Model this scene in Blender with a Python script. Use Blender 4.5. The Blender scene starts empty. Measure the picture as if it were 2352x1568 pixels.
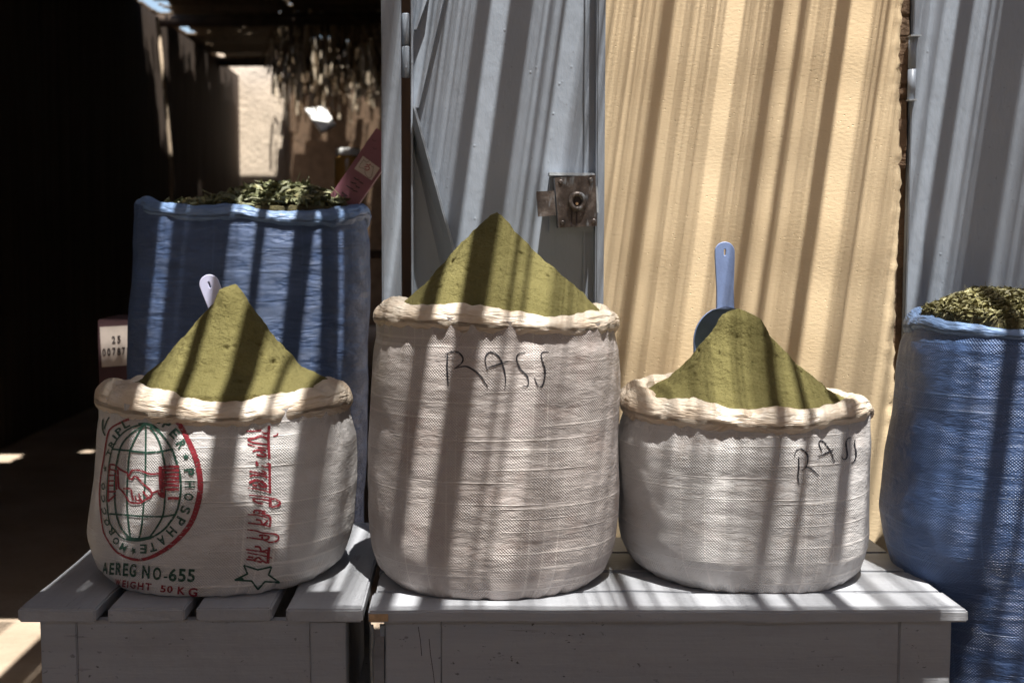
import bpy, bmesh, math, random
from mathutils import Vector, noise
from mathutils.bvhtree import BVHTree
random.seed(7)
R = math.radians
sc = bpy.context.scene
COL = sc.collection

# ------------------------------------------------------------------ camera
H, PITCH, F, CX, CY = 1.03, R(4.55), 3005.0, 1060.0, 784.0     # picture units: 2352 x 1568
cd = bpy.data.cameras.new('camera'); cam = bpy.data.objects.new('camera', cd); COL.objects.link(cam)
cam.location = (0, 0, H); cam.rotation_euler = (R(90) - PITCH, 0, 0)
cd.sensor_width = 36; cd.lens = 36 * F / 2352; cd.shift_x = (1176 - CX) / 2352
cd.clip_start = .05; cd.clip_end = 200
cd.dof.use_dof = True; cd.dof.focus_distance = 2.2; cd.dof.aperture_fstop = 5.0
sc.camera = cam

# ------------------------------------------------------------------ light
KX, KY = .125, .27                      # sunlight runs (-KX, +KY, -1)
w = bpy.data.worlds.new('World'); sc.world = w; w.use_nodes = True
nt = w.node_tree; nt.nodes.clear()
sky = nt.nodes.new('ShaderNodeTexSky'); sky.sky_type = 'NISHITA'; sky.sun_disc = False; sky.dust_density = 2.0; sky.air_density = 1.0; sky.ozone_density = .6
el = math.atan(1 / math.hypot(KX, KY)); sky.sun_elevation = el; sky.sun_rotation = math.atan2(KX, -KY)
bg = nt.nodes.new('ShaderNodeBackground'); bg.inputs[1].default_value = .076
wo = nt.nodes.new('ShaderNodeOutputWorld')
nt.links.new(sky.outputs[0], bg.inputs[0]); nt.links.new(bg.outputs[0], wo.inputs[0])
sl = bpy.data.lights.new('sun', 'SUN'); sl.energy = 5.0; sl.angle = R(.5); sl.color = (1, .965, .905)
so = bpy.data.objects.new('sun', sl); COL.objects.link(so)
so.rotation_euler = Vector((-KX, KY, -1)).to_track_quat('-Z', 'Y').to_euler()
sc.view_settings.view_transform = 'Standard'; sc.view_settings.look = 'None'
sc.view_settings.gamma = 1; sc.view_settings.exposure = 1.4
sc.cycles.max_bounces = 8; sc.cycles.diffuse_bounces = 5; sc.cycles.transparent_max_bounces = 8

# ------------------------------------------------------------------ placing helpers
def ray(px, row):
    dx, dy = (px - CX) / F, (CY - row) / F
    return Vector((dx, math.cos(PITCH) + dy * math.sin(PITCH), -math.sin(PITCH) + dy * math.cos(PITCH)))
def at(px, row, Y):
    d = ray(px, row); return Vector((0, 0, H)) + d * (Y / d.y)
def onz(px, row, Z):
    d = ray(px, row); return Vector((0, 0, H)) + d * ((Z - H) / d.z)
def proj(p):
    q = Vector(p) - Vector((0, 0, H))
    z = q.y * math.cos(PITCH) - q.z * math.sin(PITCH); y = q.y * math.sin(PITCH) + q.z * math.cos(PITCH)
    return CX + F * q.x / z, CY - F * y / z
def nz(x, y, z=0., s=1.): return noise.noise(Vector((x * s, y * s, z * s)))
def lerp_tab(tab, x):
    if x <= tab[0][0]: return tab[0][1]
    for (a, va), (b, vb) in zip(tab, tab[1:]):
        if x <= b: return va + (vb - va) * (x - a) / (b - a)
    return tab[-1][1]

# ------------------------------------------------------------------ object helpers
ORG = {}
def tag(o, label=None, cat=None, group=None, kind=None):
    if label: o['label'] = label
    if cat: o['category'] = cat
    if group: o['group'] = group
    if kind: o['kind'] = kind
    return o
def thing(name, label, cat, loc=(0, 0, 0), group=None):
    o = bpy.data.objects.new(name, None); COL.objects.link(o); o.location = loc
    o.empty_display_size = .05
    ORG[o.name] = Vector(loc); return tag(o, label, cat, group)
def mesh(name, vs, fs, mat, parent=None, loc=None, smooth=True, uv=None):
    org = ORG[parent.name] if parent else Vector(loc or (0, 0, 0))
    me = bpy.data.meshes.new(name)
    me.from_pydata([tuple(Vector(v) - org) for v in vs], [], fs); me.update()
    if uv:
        l = me.uv_layers.new(name='UVMap')
        for lp in me.loops: l.data[lp.index].uv = uv[lp.vertex_index]
    me.materials.append(mat)
    o = bpy.data.objects.new(name, me); COL.objects.link(o)
    if parent: o.parent = parent
    else: o.location = org
    ORG[o.name] = org
    if smooth:
        for p in me.polygons: p.use_smooth = True
    return o
class MB:
    def __init__(s): s.v = []; s.f = []
    def add(s, vs, fs):
        n = len(s.v); s.v += [Vector(v) for v in vs]; s.f += [tuple(i + n for i in f) for f in fs]
    def box(s, x0, x1, y0, y1, z0, z1, bev=0., cuts=0, wob=0., seed=0.):
        bm = bmesh.new()
        bmesh.ops.create_cube(bm, size=1)
        for v in bm.verts: v.co = Vector(((x0 + x1) / 2 + v.co.x * (x1 - x0), (y0 + y1) / 2 + v.co.y * (y1 - y0), (z0 + z1) / 2 + v.co.z * (z1 - z0)))
        if cuts:
            L = max(x1 - x0, y1 - y0, z1 - z0)
            bmesh.ops.subdivide_edges(bm, edges=[e for e in bm.edges if e.calc_length() > L * .9], cuts=cuts, use_grid_fill=True)
        if bev: bmesh.ops.bevel(bm, geom=[e for e in bm.edges if e.calc_face_angle(0) > .5], offset=bev, segments=2, affect='EDGES', clamp_overlap=True)
        if wob:
            for v in bm.verts:
                c = v.co; v.co = c + Vector((nz(c.x * 9, c.y * 9, c.z * 30 + seed), nz(c.x * 9 + 7, c.y * 9, c.z * 30 + seed), nz(c.x * 9, c.y * 9 + 13, c.z * 5 + seed))) * wob
        bm.verts.ensure_lookup_table(); bm.verts.index_update()
        s.add([v.co.copy() for v in bm.verts], [[v.index for v in f.verts] for f in bm.faces]); bm.free(); return s
    def tube(s, pts, rad, n=8, cap=True):
        pts = [Vector(p) for p in pts]; base = len(s.v); rs = rad if isinstance(rad, (list, tuple)) else [rad] * len(pts)
        for i, p in enumerate(pts):
            t = (pts[min(i + 1, len(pts) - 1)] - pts[max(i - 1, 0)]).normalized()
            a = t.cross(Vector((0, 0, 1)) if abs(t.z) < .9 else Vector((0, 1, 0))).normalized(); b = t.cross(a)
            for k in range(n):
                q = 2 * math.pi * k / n; s.v.append(p + (a * math.cos(q) + b * math.sin(q)) * rs[i])
        for i in range(len(pts) - 1):
            for k in range(n):
                a0 = base + i * n + k; a1 = base + i * n + (k + 1) % n
                s.f.append((a0, a1, a1 + n, a0 + n))
        if cap:
            s.f.append(tuple(base + k for k in range(n))[::-1]); s.f.append(tuple(base + (len(pts) - 1) * n + k for k in range(n)))
        return s
    def prism(s, pts, d):                      # polygon of 3-D points pushed by vector d
        n = len(pts); d = Vector(d); P = [Vector(p) for p in pts]
        s.add(P + [p + d for p in P], [tuple(range(n))] + [tuple(range(2 * n - 1, n - 1, -1))] + [(i + n, (i + 1) % n + n, (i + 1) % n, i) for i in range(n)]); return s
    def out(s, name, mat, parent=None, loc=None, smooth=False): return mesh(name, s.v, s.f, mat, parent, loc, smooth)

# ------------------------------------------------------------------ materials
def mat(name):
    m = bpy.data.materials.new(name); m.use_nodes = True; t = m.node_tree; t.nodes.clear()
    out = t.nodes.new('ShaderNodeOutputMaterial'); b = t.nodes.new('ShaderNodeBsdfPrincipled')
    t.links.new(b.outputs[0], out.inputs[0]); return m, t, b, out
class NT:
    def __init__(s, t, coord='Object'):
        s.t = t; tc = t.nodes.new('ShaderNodeTexCoord'); s.co = tc.outputs[coord]
    def L(s, a, b): s.t.links.new(a, b)
    def sc(s, x, y, z, src=None):
        m = s.t.nodes.new('ShaderNodeMapping'); m.inputs['Scale'].default_value = (x, y, z); s.L(src or s.co, m.inputs[0]); return m.outputs[0]
    def noise(s, co, scale=1., det=4., rough=.6):
        n = s.t.nodes.new('ShaderNodeTexNoise'); n.inputs['Scale'].default_value = scale; n.inputs['Detail'].default_value = det
        n.inputs['Roughness'].default_value = rough; s.L(co, n.inputs['Vector']); return n.outputs['Fac']
    def vor(s, co, scale, feat='F1'):
        n = s.t.nodes.new('ShaderNodeTexVoronoi'); n.feature = feat; n.inputs['Scale'].default_value = scale; s.L(co, n.inputs['Vector']); return n.outputs[0]
    def ramp(s, f, stops, interp='LINEAR'):
        n = s.t.nodes.new('ShaderNodeValToRGB'); e = n.color_ramp.elements; n.color_ramp.interpolation = interp
        while len(e) < len(stops): e.new(.5)
        for el_, (p, c) in zip(e, stops):
            el_.position = p; el_.color = (c, c, c, 1) if isinstance(c, (int, float)) else (*c, 1)
        s.L(f, n.inputs[0]); return n.outputs[0]
    def math(s, op, a, b=0.):
        n = s.t.nodes.new('ShaderNodeMath'); n.operation = op
        for i, x in enumerate((a, b)):
            if isinstance(x, (int, float)): n.inputs[i].default_value = x
            else: s.L(x, n.inputs[i])
        return n.outputs[0]
    def mix(s, f, a, b, mode='MIX'):
        n = s.t.nodes.new('ShaderNodeMix'); n.data_type = 'RGBA'; n.blend_type = mode
        for i, x in ((0, f), (6, a), (7, b)):
            if isinstance(x, (int, float)): n.inputs[i].default_value = x
            elif isinstance(x, tuple): n.inputs[i].default_value = (*x, 1)
            else: s.L(x, n.inputs[i])
        return n.outputs[2]
    def bump(s, h, dist, strength=1., prev=None):
        n = s.t.nodes.new('ShaderNodeBump'); n.inputs['Distance'].default_value = dist; n.inputs['Strength'].default_value = strength
        s.L(h, n.inputs['Height'])
        if prev: s.L(prev, n.inputs['Normal'])
        return n.outputs[0]

def simple(name, col, rough=.7, var=.25, scale=12, bump=.0, bscale=60, metal=0.):
    m, t, b, o = mat(name); N = NT(t)
    f = N.noise(N.co, scale, 5)
    b_ = tuple(c * (1 - var) for c in col); c_ = tuple(min(1, c * (1 + var)) for c in col)
    N.L(N.ramp(f, [(.3, b_), (.7, c_)]), b.inputs['Base Color'])
    b.inputs['Roughness'].default_value = rough; b.inputs['Metallic'].default_value = metal
    if bump: N.L(N.bump(N.noise(N.co, bscale, 4), bump), b.inputs['Normal'])
    return m

def paint_metal():
    m, t, b, o = mat('grey_painted_metal'); N = NT(t)
    c = N.ramp(N.noise(N.co, 3, 5), [(.3, (.225, .258, .305)), (.7, (.262, .295, .345))])
    dirt = N.ramp(N.noise(N.sc(3, 3, 1.2), 6, 7, .7), [(.62, 0.), (.8, .35)])
    c = N.mix(dirt, c, (.17, .16, .15))
    sp = N.ramp(N.vor(N.co, 38), [(.045, 1.), (.075, 0.)]); c = N.mix(N.math('MULTIPLY', sp, .35), c, (.12, .10, .09))
    N.L(c, b.inputs['Base Color']); b.inputs['Roughness'].default_value = .42
    h1 = N.noise(N.sc(1, 1, .5), 26, 5, .6)
    h2 = N.ramp(N.vor(N.sc(1, 1, .8), 52), [(.0, 1.), (.16, 0.)])
    h2 = N.math('MULTIPLY', h2, N.ramp(N.noise(N.co, 7, 3), [(.5, 0.), (.6, 1.)]))
    n1 = N.bump(h1, .0026); n2 = N.bump(h2, .0011, .8, n1)
    n3 = N.bump(N.noise(N.sc(90, 90, 12), 1, 3), .00035, .8, n2)
    N.L(n3, b.inputs['Normal']); return m
def paint_wood(name, speck=.5, axis='x'):
    m, t, b, o = mat(name); N = NT(t)
    st = {'x': (1.5, 22, 22), 'y': (22, 1.5, 22), 'z': (22, 22, 1.5)}[axis]
    c = N.ramp(N.noise(N.sc(*st), 1, 6, .65), [(.25, (.272, .282, .305)), (.75, (.345, .355, .38))])
    c = N.mix(N.ramp(N.noise(N.co, 5, 6, .7), [(.55, 0.), (.75, .45)]), c, (.215, .21, .215))
    s1 = N.ramp(N.noise(N.sc(70, 70, 110), 1, 3, .6), [(.655, 0.), (.70, 1.)])
    s2 = N.ramp(N.noise(N.co, 9, 2), [(.4, 0.), (.6, 1.)])
    c = N.mix(N.math('MULTIPLY', N.math('MULTIPLY', s1, s2), speck), c, (.035, .03, .03))
    sm = N.ramp(N.noise(N.co, 14, 5, .75), [(.70, 0.), (.76, 1.)]); c = N.mix(N.math('MULTIPLY', sm, speck * .8), c, (.07, .065, .06))
    scr = N.ramp(N.noise(N.sc(*[q * 4 for q in st]), 1, 3, .5), [(.66, 0.), (.70, 1.)]); ms = N.ramp(N.noise(N.co, 6, 3), [(.50, 0.), (.62, 1.)])
    c = N.mix(N.math('MULTIPLY', N.math('MULTIPLY', scr, ms), .45), c, (.12, .11, .105))
    N.L(c, b.inputs['Base Color']); b.inputs['Roughness'].default_value = .5
    n1 = N.bump(N.noise(N.sc(*[q * 7 for q in st]), 1, 5, .6), .0008)
    n2 = N.bump(N.noise(N.co, 16, 4), .0025, 1, n1); N.L(n2, b.inputs['Normal']); return m
def plaster():
    m, t, b, o = mat('yellow_plaster'); N = NT(t)
    c = N.ramp(N.noise(N.co, 2.2, 6, .6), [(.3, (.645, .495, .305)), (.7, (.705, .56, .365))])
    c = N.mix(N.ramp(N.noise(N.sc(2, 2, 6), 4, 6, .7), [(.62, 0.), (.85, .22)]), c, (.50, .36, .21))
    c = N.mix(N.ramp(N.noise(N.sc(3, 3, 28), 1.4, 5, .7), [(.70, 0.), (.74, .35)]), c, (.45, .44, .42))
    N.L(c, b.inputs['Base Color']); b.inputs['Roughness'].default_value = .9
    n1 = N.bump(N.noise(N.sc(90, 90, 200), 1, 4, .6), .0006)
    n2 = N.bump(N.noise(N.sc(3, 3, 3), 1, 2), .002, 1, n1)
    n3 = N.bump(N.ramp(N.vor(N.sc(1, 1, 1.6), 60), [(0., 0.), (.12, 1.)]), .0015, .8, n2)
    N.L(n3, b.inputs['Normal']); return m
def woven(name, base, stain, line, stain_amt=.6, rough=.55, cell=.0048, bumpk=1., sheen=.0):
    m, t, b, o = mat(name); N = NT(t, 'UV')
    sx = t.nodes.new('ShaderNodeSeparateXYZ'); N.L(N.co, sx.inputs[0]); u, v = sx.outputs[0], sx.outputs[1]
    wv = N.math('MULTIPLY', N.math('SINE', N.math('MULTIPLY', u, 2 * math.pi / cell)), N.math('SINE', N.math('MULTIPLY', v, 2 * math.pi / cell)))
    wv = N.math('ADD', N.math('MULTIPLY', wv, .5), .5)
    patch = N.ramp(N.noise(N.sc(12, 26, 1), 1, 5, .65), [(.42, 0.1), (.60, 1.)])
    hl = N.ramp(N.noise(N.sc(2.2, 150, 1), 1, 2, .5), [(.60, 0.), (.68, 1.)])       # raised weft threads
    vl = N.ramp(N.noise(N.sc(120, 1.2, 1), 1, 2, .5), [(.62, 0.), (.70, 1.)])       # warp threads
    fine = N.noise(N.sc(60, 700, 1), 1, 3, .6)
    c = N.ramp(N.noise(N.sc(4, 6, 1), 1, 6, .65), [(.3, tuple(q * .9 for q in base)), (.7, tuple(min(1, q * 1.08) for q in base))])
    c = N.mix(N.math('MULTIPLY', N.ramp(N.noise(N.sc(7, 9, 1), 1.3, 7, .75), [(.52, 0.), (.78, 1.)]), stain_amt), c, stain)
    c = N.mix(N.math('MULTIPLY', N.math('MAXIMUM', hl, vl), .35), c, line)
    c = N.mix(N.math('MULTIPLY', N.math('MULTIPLY', N.ramp(wv, [(.1, 1.), (.4, 0.)]), patch), .26), c, tuple(q * .45 for q in base))
    pit = N.ramp(N.noise(N.sc(150, 190, 1), 1, 2), [(.70, 0.), (.75, 1.)])
    c = N.mix(N.math('MULTIPLY', pit, .45), c, tuple(q * .35 for q in stain))
    N.L(c, b.inputs['Base Color']); b.inputs['Roughness'].default_value = rough
    n = N.bump(N.math('MULTIPLY', wv, patch), .0010 * bumpk)
    n = N.bump(hl, .0006 * bumpk, .9, n); n = N.bump(vl, .0002 * bumpk, .8, n)
    n = N.bump(fine, .0005 * bumpk, .8, n)
    n = N.bump(N.noise(N.sc(13, 34, 1), 1, 5, .6), .0050 * bumpk, 1, n)
    N.L(n, b.inputs['Normal']); return m
def rim_mat(name, a, c2, blue=False):
    m, t, b, o = mat(name); N = NT(t, 'UV')
    c = N.ramp(N.noise(N.sc(9, 16, 1), 1, 6, .65), [(.34, a), (.62, c2)])
    if not blue: c = N.mix(N.ramp(N.noise(N.sc(26, 60, 1), 1, 6, .75), [(.60, 0.), (.74, .55)]), c, (.42, .34, .14))
    N.L(c, b.inputs['Base Color']); b.inputs['Roughness'].default_value = .38 if not blue else .5
    mp = t.nodes.new('ShaderNodeMapping'); mp.inputs['Scale'].default_value = (6, 34, 1); mp.inputs['Rotation'].default_value = (0, 0, .5); N.L(N.co, mp.inputs[0])
    rg = N.math('ABSOLUTE', N.math('SUBTRACT', N.noise(mp.outputs[0], 1, 4, .55), .5))
    n = N.bump(N.ramp(rg, [(0., 0.), (.10, 1.)]), .0026); n = N.bump(N.noise(N.sc(9, 44, 1), 1, 4, .5), .0045, 1, n); n = N.bump(N.noise(N.sc(60, 200, 1), 1, 3), .0005, .8, n)
    N.L(n, b.inputs['Normal'])
    if not blue:
        tr = t.nodes.new('ShaderNodeBsdfTranslucent'); mx = t.nodes.new('ShaderNodeMixShader'); mx.inputs[0].default_value = .30
        N.L(N.mix(.5, c, (.74, .60, .44)), tr.inputs[0]); N.L(n, tr.inputs[1])
        N.L(b.outputs[0], mx.inputs[1]); N.L(tr.outputs[0], mx.inputs[2]); N.L(mx.outputs[0], o.inputs[0])
    return m
def powder_mat():
    m, t, b, o = mat('henna_powder'); N = NT(t)
    c = N.ramp(N.noise(N.co, 10, 8, .7), [(.3, (.120, .106, .040)), (.7, (.168, .149, .060))])
    c = N.mix(N.ramp(N.noise(N.sc(210, 210, 300), 1, 3, .75), [(.58, 0.), (.70, .5)]), c, (.075, .068, .012))
    N.L(c, b.inputs['Base Color']); b.inputs['Roughness'].default_value = .95
    b.inputs['Specular IOR Level'].default_value = .1
    n = N.bump(N.noise(N.co, 150, 5, .75), .0055); n = N.bump(N.noise(N.co, 28, 5, .7), .006, 1, n)
    n = N.bump(N.ramp(N.vor(N.co, 75), [(0., 0.), (.2, 1.)]), .0016, .8, n)
    N.L(n, b.inputs['Normal']); return m
def ink(name, col):
    m, t, b, o = mat(name); N = NT(t)
    b.inputs['Base Color'].default_value = (*col, 1); b.inputs['Roughness'].default_value = .6
    N.L(N.ramp(N.noise(N.sc(150, 150, 420), 1, 4, .7), [(.55, 1.), (.66, .10)]), b.inputs['Alpha']); return m
def ground_mat():
    m, t, b, o = mat('dusty_ground'); N = NT(t)
    c = N.ramp(N.noise(N.co, 2.5, 8, .65), [(.3, (.27, .205, .145)), (.7, (.40, .315, .235))])
    N.L(c, b.inputs['Base Color']); b.inputs['Roughness'].default_value = .92
    N.L(N.bump(N.noise(N.co, 30, 6, .7), .012), b.inputs['Normal']); return m
def rusty():
    m, t, b, o = mat('rusty_lock_metal'); N = NT(t)
    c = N.ramp(N.noise(N.co, 45, 7, .7), [(.3, (.035, .030, .029)), (.52, (.085, .068, .06)), (.72, (.19, .165, .15))])
    c = N.mix(N.ramp(N.noise(N.sc(1, 1, .4), 70, 4), [(.56, 0.), (.68, .7)]), c, (.26, .29, .32))
    N.L(c, b.inputs['Base Color']); b.inputs['Roughness'].default_value = .38; b.inputs['Metallic'].default_value = .45
    N.L(N.bump(N.noise(N.co, 150, 4), .0008), b.inputs['Normal']); return m
def planks_mat():
    m, t, b, o = mat('dark_brown_boards'); N = NT(t)
    sx = t.nodes.new('ShaderNodeSeparateXYZ'); N.L(N.co, sx.inputs[0])
    q = N.math('FRACT', N.math('MULTIPLY', N.math('ADD', sx.outputs[0], sx.outputs[1]), 5.))
    c = N.ramp(N.noise(N.sc(14, 14, 1), 1, 5), [(.3, (.05, .032, .022)), (.7, (.12, .078, .052))])
    c = N.mix(N.ramp(q, [(.0, 1.), (.06, 0.)]), c, (.012, .01, .01))
    N.L(c, b.inputs['Base Color']); b.inputs['Roughness'].default_value = .85; return m
def leaf_mat(name, a, c2):
    m, t, b, o = mat(name); g = t.nodes.new('ShaderNodeNewGeometry'); N = NT(t)
    r = N.ramp(g.outputs['Random Per Island'], [(0., a), (.7, c2), (1., (.27, .25, .13))])
    N.L(r, b.inputs['Base Color']); b.inputs['Roughness'].default_value = .6; return m

M = dict(metal=paint_metal(), plank_x=paint_wood('grey_painted_plank', .25, 'x'), plank_y=paint_wood('grey_painted_slat', .25, 'y'),
         apron=paint_wood('grey_painted_apron', .9, 'x'), plaster=plaster(),
         white=woven('white_woven_plastic', (.455, .438, .432), (.33, .24, .19), (.74, .70, .66), .5),
         white2=woven('soiled_white_woven_plastic', (.40, .358, .340), (.25, .165, .135), (.72, .67, .63), .75),
         blue=woven('blue_woven_plastic', (.048, .09, .205), (.035, .06, .13), (.10, .18, .36), .4, .42, .005, 1.6),
         blue_dark=woven('dusky_blue_woven_plastic', (.052, .092, .20), (.035, .06, .13), (.08, .14, .28), .4, .45, .005, 2.4),
         rim=rim_mat('cream_plastic_liner', (.60, .46, .33), (.74, .66, .56)), rimb=rim_mat('blue_rolled_edge', (.085, .15, .29), (.15, .235, .40), True),
         powder=powder_mat(), green=ink('dark_green_print', (.010, .052, .034)), red=ink('red_print', (.21, .012, .022)), pen=ink('black_marker', (.012, .012, .018)),
         ground=ground_mat(), rust=rusty(), boards=planks_mat(),
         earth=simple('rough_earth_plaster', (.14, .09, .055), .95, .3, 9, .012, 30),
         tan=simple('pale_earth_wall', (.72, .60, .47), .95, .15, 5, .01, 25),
         reed=simple('dry_reed', (.20, .14, .08), .85, .4, 20), oldwood=simple('raw_wood', (.42, .27, .15), .8, .35, 60, .001, 200),
         log=simple('dark_log', (.09, .06, .04), .9, .4, 12),
         blue_pl=simple('blue_scoop_plastic', (.17, .235, .42), .4, .12, 30, .0003, 200), lilac=simple('lilac_scoop_plastic', (.50, .51, .70), .4, .06, 20),
         pink=simple('pink_card', (.17, .062, .085), .55, .12, 20), paper=simple('greyish_paper', (.42, .36, .32), .8, .08, 40),
         card=simple('dark_maroon_card', (.05, .02, .025), .8, .2, 10), black=simple('black_print', (.02, .012, .015), .7, .1, 10),
         leaf=leaf_mat('large_dry_leaves', (.06, .065, .026), (.16, .17, .085)), leaf2=leaf_mat('small_dry_leaves', (.07, .06, .022), (.22, .205, .085)),
         core=simple('leaf_litter', (.06, .052, .02), .95, .4, 60, .006, 120),
         zinc=simple('weathered_zinc', (.34, .37, .40), .5, .15, 40, .001, 80), amber=simple('amber_jar_plastic', (.45, .26, .08), .15, .15, 30),
         lid=simple('white_lid_plastic', (.75, .75, .73), .35, .05, 20), lit_reed=simple('sunlit_reed_tone', (.62, .52, .38), .8, .2, 40), rope=simple('jute_rope', (.40, .31, .22), .9, .3, 90, .002, 300),  # pale strand colour: reed painted lighter, as if caught by sun
         cable=simple('grey_cable', (.30, .31, .30), .5, .2, 60))

# ------------------------------------------------------------------ ground, walls, roofs
YW = 2.54
g = mesh('ground', [(-12, -8, 0), (12, -8, 0), (12, 22, 0), (-12, 22, 0)], [(0, 1, 2, 3)], M['ground'], smooth=False); tag(g, kind='structure')

# yellow wall with a crumbling right edge
x0, x1 = at(960, 300, YW).x, at(2072, 400, YW).x
vs, fs = [], []; nx, nzz = 150, 260
edge = []
for j in range(nzz + 1):
    z = 3.17 * j / nzz
    e = x1 + .003 * nz(0, 0, z * 70) + .005 * nz(3, 0, z * 4) - .009 * max(0, nz(9, 1, z * 38) - .1) + .003 * nz(1, 8, z * 160)
    if z > 1.28: e += .004 - .012 * abs(nz(4, 4, z * 25)) - .004
    edge.append(e)
    for i in range(nx + 1):
        t = i / nx; x = x0 + (e - x0) * t
        y = YW + .0022 * nz(x * 6, 0, z * 9) + .0045 * nz(x * 2.2, 5, z * 2.5)
        d = e - x
        if d < .028: y += .014 * (1 - d / .028) ** 2 + .008 * (1 - d / .028) * nz(x * 90, 2, z * 90)
        vs.append((x, y, z))
for j in range(nzz):
    for i in range(nx):
        a = j * (nx + 1) + i; fs.append((a, a + 1, a + nx + 2, a + nx + 1))
n0 = len(vs)
for j in range(nzz + 1): vs.append((edge[j] - .004 * abs(nz(5, 5, j * .7)), YW + .2, 3.17 * j / nzz))
for j in range(nzz): a = j * (nx + 1) + nx; fs.append((a, n0 + j, n0 + j + 1, a + nx + 1))
vs += [(x0, YW + .2, 0), (x0, YW + .2, 3.17)]; fs.append((0, (nx + 1) * nzz, len(vs) - 1, len(vs) - 2))
wl = mesh('plaster_wall', vs, fs, M['plaster'], loc=(x0, YW, 0)); tag(wl, 'sunlit yellow plaster wall with a crumbling edge behind the spice sacks', 'wall')

mb = MB().box(x1 - .03, x1 + .06, YW + .03, YW + .25, 0, 3.17, 0)
for k in range(46):
    z = random.uniform(1.15, 1.6); mb.box(x1 - .012 + random.uniform(-.004, .004), x1 + .012, YW + .012 + random.uniform(0, .008), YW + .05, z, z + random.uniform(.01, .04), .002)
o = mb.out('rubble_fill', M['earth'], wl)

# covered passage behind the doorway
RZ = 2.72; XL = -2.25
b = MB().box(XL - .3, XL, 2.9, 13.4, 0, 2.66).out('passage_wall', M['boards'], loc=(XL, 8, 0)); tag(b, 'dark brown boarded wall running along the left side of the passage', 'wall')
pe = at(655, 300, 13.5).x
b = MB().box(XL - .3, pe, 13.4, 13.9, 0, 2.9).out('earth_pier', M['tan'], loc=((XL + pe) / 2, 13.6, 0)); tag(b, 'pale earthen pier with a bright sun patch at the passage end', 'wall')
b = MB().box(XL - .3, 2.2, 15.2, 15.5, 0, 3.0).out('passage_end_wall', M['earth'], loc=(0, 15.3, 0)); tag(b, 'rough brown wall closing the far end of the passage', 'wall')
b = MB().box(-.20, .06, 3.6, 15.2, 0, 2.68).out('passage_blocking_wall', M['boards'], loc=(-.03, 9, 0)); tag(b, 'dark wall added in the passage to keep the gap beside the door post black', 'wall')  # added wall, set back out of the sun so the door gap reads black
b = MB().box(-3.4, -1.42, YW, YW + .3, 0, 3.17).out('facade_pier', M['plaster'], loc=(-2.3, YW, 0)); tag(b, 'yellow plaster pier left of the doorway', 'wall')
b = MB().box(-8, 8, -4.2, -3.9, 0, 2.8).out('opposite_wall', M['tan'], loc=(0, -4, 0)); tag(b, 'pale wall across the lane', 'wall')
b = MB().box(-8, -3.4, YW, YW + .3, 0, 3.17).box(2.0, 8, YW + .02, YW + .3, 0, 3.17).out('lane_wall', M['plaster'], loc=(0, YW, 0)); tag(b, 'long yellow plaster wall further along the lane', 'wall')

# slatted reed awning over the lane: poles running towards the wall cast the bars of shade
ZR = 2.4
TR = [(-.95, -.805, 0), (-.805, -.775, .8), (-.775, -.648, 0), (-.648, -.628, .6), (-.628, -.595, 1), (-.595, -.572, 0), (-.572, -.515, .9), (-.515, -.471, 0), (-.471, -.437, .9), (-.437, -.423, .15),
      (-.423, -.384, .8), (-.384, -.346, 0), (-.346, -.298, .4), (-.298, -.285, 1), (-.285, -.262, .4), (-.262, -.254, .1), (-.254, -.2, .47), (-.2, -.172, 0), (-.172, -.137, 1), (-.137, -.09, 0),
      (-.09, -.064, .6), (-.064, -.056, .15), (-.056, -.037, .5), (-.037, -.028, .08), (-.028, .008, 1), (.008, .02, .5), (.02, .05, .35), (.05, .1, .5), (.1, .128, .4), (.128, .164, .38), (.164, .187, 0), (.187, .216, .5), (.216, .223, .15),
      (.223, .252, .6), (.252, .279, .42), (.279, .286, .1), (.286, .319, 1), (.319, .374, .38), (.374, .397, 0), (.397, .427, .62), (.427, .441, 0), (.441, .496, .5), (.496, .524, 0), (.524, .569, 1),
      (.569, .601, .2), (.601, .634, .65), (.634, .642, .2), (.642, .676, .45), (.676, .69, .9), (.69, .706, .4), (.706, .731, 1), (.731, .76, 0), (.76, .785, .8), (.785, .813, .25), (.813, .873, 0), (.873, .902, .35), (.902, 1.0, .1)]
def ushift(u):           # the table was read off at different heights
    return u + .033 * (.85 if u < -.35 else 1.3 if u < .11 else 1.1 if u < .69 else 1.2)
TR = [(ushift(a), ushift(b_), T) for a, b_, T in TR]
TR = [(a, TR[i + 1][0] if i + 1 < len(TR) else b_, T) for i, (a, b_, T) in enumerate(TR)]
x = -1.5
while x < -.922:
    w_ = random.uniform(.02, .06); TR.append((x, min(x + w_, -.922), random.choice([0, 0, 1, 1, .4]))); x += w_
x = 1.0
while x < 2.2:
    w_ = random.uniform(.02, .05); TR.append((x, x + w_, random.choice([0, 0, .9, .5]))); x += w_
Y0, Y1 = 1.47, 2.70
aw = thing('reed_awning', 'slatted awning of reeds and poles roofing the lane above the sacks', 'awning', (0, 1.5, ZR))
mb = MB()
def pole(xa, r, dz=0., ya=1.25):
    a = random.gauss(0, .0014); u_ = xa - KX * ZR
    tl_ = .047 * max(0, min(1, (u_ + .28) / .06)) * max(0, min(1, (.16 - u_) / .06))      # these poles lie slightly askew
    f_ = lambda y: xa + tl_ * (y - 2.24) + a * (y - 2.08)
    mb.tube([(f_(ya), ya, ZR + dz), (f_(2.08), 2.08, ZR + dz + random.uniform(-.004, .004)), (f_(Y1 + .1), Y1 + .1, ZR + dz)], r, 6)
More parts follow.
